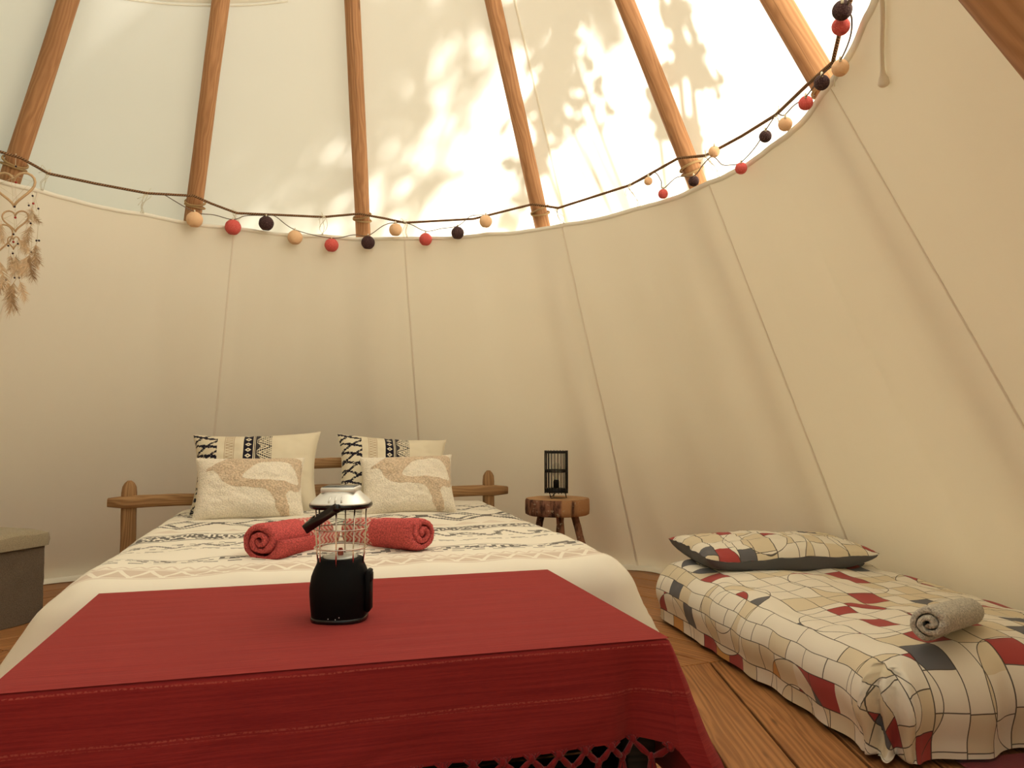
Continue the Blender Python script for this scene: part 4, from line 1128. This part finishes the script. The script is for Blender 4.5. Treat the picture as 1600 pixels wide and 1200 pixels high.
# lying pillow: printed upper sheet, grey underside that shows below the seam
def lying_pillow(c, w_, d_, th):
    root = thing('pillow', c, 'mosaic print pillow with slate grey underside lying on the floor mattress', 'pillow')
    n = 64; N = n + 1
    for top_, name, m_ in ((True, 'front', M['mosaic']), (False, 'back', M['greycase'])):
        vs, uv = [], []
        for j in range(N):
            for i in range(N):
                u, v = -1 + 2 * i / n, -1 + 2 * j / n
                x = u * w_ / 2 * (1 - .05 * (1 - v * v) * u * u); y = v * d_ / 2 * (1 - .07 * (1 - u * u) * v * v)
                pr = (max(0, 1 - abs(u) ** 2.4) * max(0, 1 - abs(v) ** 2.8)) ** .5
                seam = .048 + .012 * math.sin(u * 3 + 1) * (v < 0) + .028 * abs(u) ** 3 + .006 * fbm(u * 3, v * 3, 2.0)
                if top_: z = seam + th * pr * (1 + .08 * fbm(u * 2, v * 2, 7.0)) + .004 * fbm(u * 7, v * 7, 1.0)
                else: z = seam - (seam + .006) * min(1, pr * 1.5) ** .8
                vs.append(c + pe1 * x + pn * y + EZ * z); uv.append((u * w_ / 2 + 5.37, v * d_ / 2 + 2.2))
        mb = MB(); fs = [((j * N + i, j * N + i + 1, (j + 1) * N + i + 1, (j + 1) * N + i) if top_ else (j * N + i, (j + 1) * N + i, (j + 1) * N + i + 1, j * N + i + 1)) for j in range(n) for i in range(n)]
        mb.add(vs, fs, uv); mb.build(name, m_, root)
    return root
lying_pillow(at_z(1201, 879, .262), .745, .46, .075)
te, tf = at_depth(1452, 974, 2.00), at_depth(1512, 957, 2.24)
tw = towel(te, tf, .058, 'small rolled pale grey towel on the mosaic duvet', 'towel', M['greyterry'], 2.1, 1.7, name='rolled_towel')
rg = MB(); pts = []
for j in range(13):
    for i in range(9):
        pts.append(Vector((1.12 + .072 * i, 1.99 - .10 * j + .17 * .09 * i, .008 + .002 * fbm(i * .4, j * .4))))
rg.grid(pts, 9, 13).build('rug', M['rug'])
tag(bpy.data.objects['rug'], 'dark red rug at the foot of the floor mattress', 'rug')

# ------------------------------------------------------------------ trees outside that shade the canvas
rnd = random.Random(11)
def tree(base, clusters, label):
    t = thing('tree', base, label, 'tree')
    P0 = Vector(base); mean = sum((c[0] for c in clusters), Vector()) / len(clusters)
    fork = P0.lerp(Vector((mean.x, mean.y, P0.z)), .25) + EZ * (mean.z * .55)
    trunk = MB(); trunk.tube(catmull([P0, P0.lerp(fork, .5) + Vector((.15, -.1, 0)), fork], 6), [.16 - .005 * k for k in range(13)], 12)
    lv = MB()
    for c, r, n, ls in clusters:
        mid = fork.lerp(c, .55) + Vector((rnd.uniform(-.2, .2), rnd.uniform(-.2, .2), .35)); path = catmull([fork, mid, c], 6)
        trunk.tube(path, [lerp(.05, .010, k / 12) for k in range(13)], 7)
        for b_ in range(max(3, n // 22)):
            tip = c + Vector((rnd.gauss(0, 1), rnd.gauss(0, 1), rnd.gauss(0, .8))) * r * .7
            trunk.tube([path[rnd.randrange(7, 12)], c.lerp(tip, .5) + EZ * .04, tip], [.010, .006, .003], 4)
            for _ in range(22):
                p = c.lerp(tip, rnd.uniform(.2, 1.15)) + Vector((rnd.gauss(0, 1), rnd.gauss(0, 1), rnd.gauss(0, 1))) * r * .16
                a = Vector((rnd.gauss(0, 1), rnd.gauss(0, 1), rnd.gauss(0, .5))).normalized(); b2 = a.cross(Vector((rnd.gauss(0, 1), rnd.gauss(0, 1), 1))).normalized(); s_ = ls * rnd.uniform(.7, 1.3)
                lv.add([p - a * s_, p - a * s_ * .3 + b2 * s_ * .5, p + a * s_ * .5 + b2 * s_ * .38, p + a * s_, p + a * s_ * .5 - b2 * s_ * .38, p - a * s_ * .3 - b2 * s_ * .5], [(0, 1, 2, 3, 4, 5)])
    trunk.build('trunk', M['treebark'], t); o = lv.build('foliage', M['leaf'], t, smooth=False); o['kind'] = 'stuff'
def cl(px, py, dist, r, n, ls): return (at_cone(px, py, OFF) + SUN * dist, r, n, ls)
tree((6.5, 7.5, -.12), [cl(1078, 95, 2.6, .17, 130, .05), cl(1085, 205, 2.6, .13, 90, .05), cl(1030, 190, 2.8, .10, 60, .045), cl(1055, 20, 2.8, .18, 110, .05), cl(870, 30, 3.0, .28, 200, .055), cl(865, 140, 3.0, .2, 130, .05), cl(850, 235, 3.2, .16, 90, .05)], 'leafy tree outside beyond the far canvas, seen only as shadow')
tree((3.0, 10.5, -.12), [cl(700, 0, 6.5, .35, 180, .055), cl(770, 70, 7.0, .30, 70, .05), cl(640, 320, 6.0, .22, 70, .05), cl(690, 180, 7.5, .3, 40, .04), cl(930, 40, 7, .3, 90, .06), cl(600, 130, 5.5, .35, 90, .05), cl(480, 240, 6.0, .55, 420, .06), cl(380, 120, 6.0, .60, 520, .07), cl(250, 150, 7.0, .80, 700, .08), cl(520, 20, 6.0, .45, 260, .06)], 'spreading tree outside behind the bed wall, seen only as shadow')
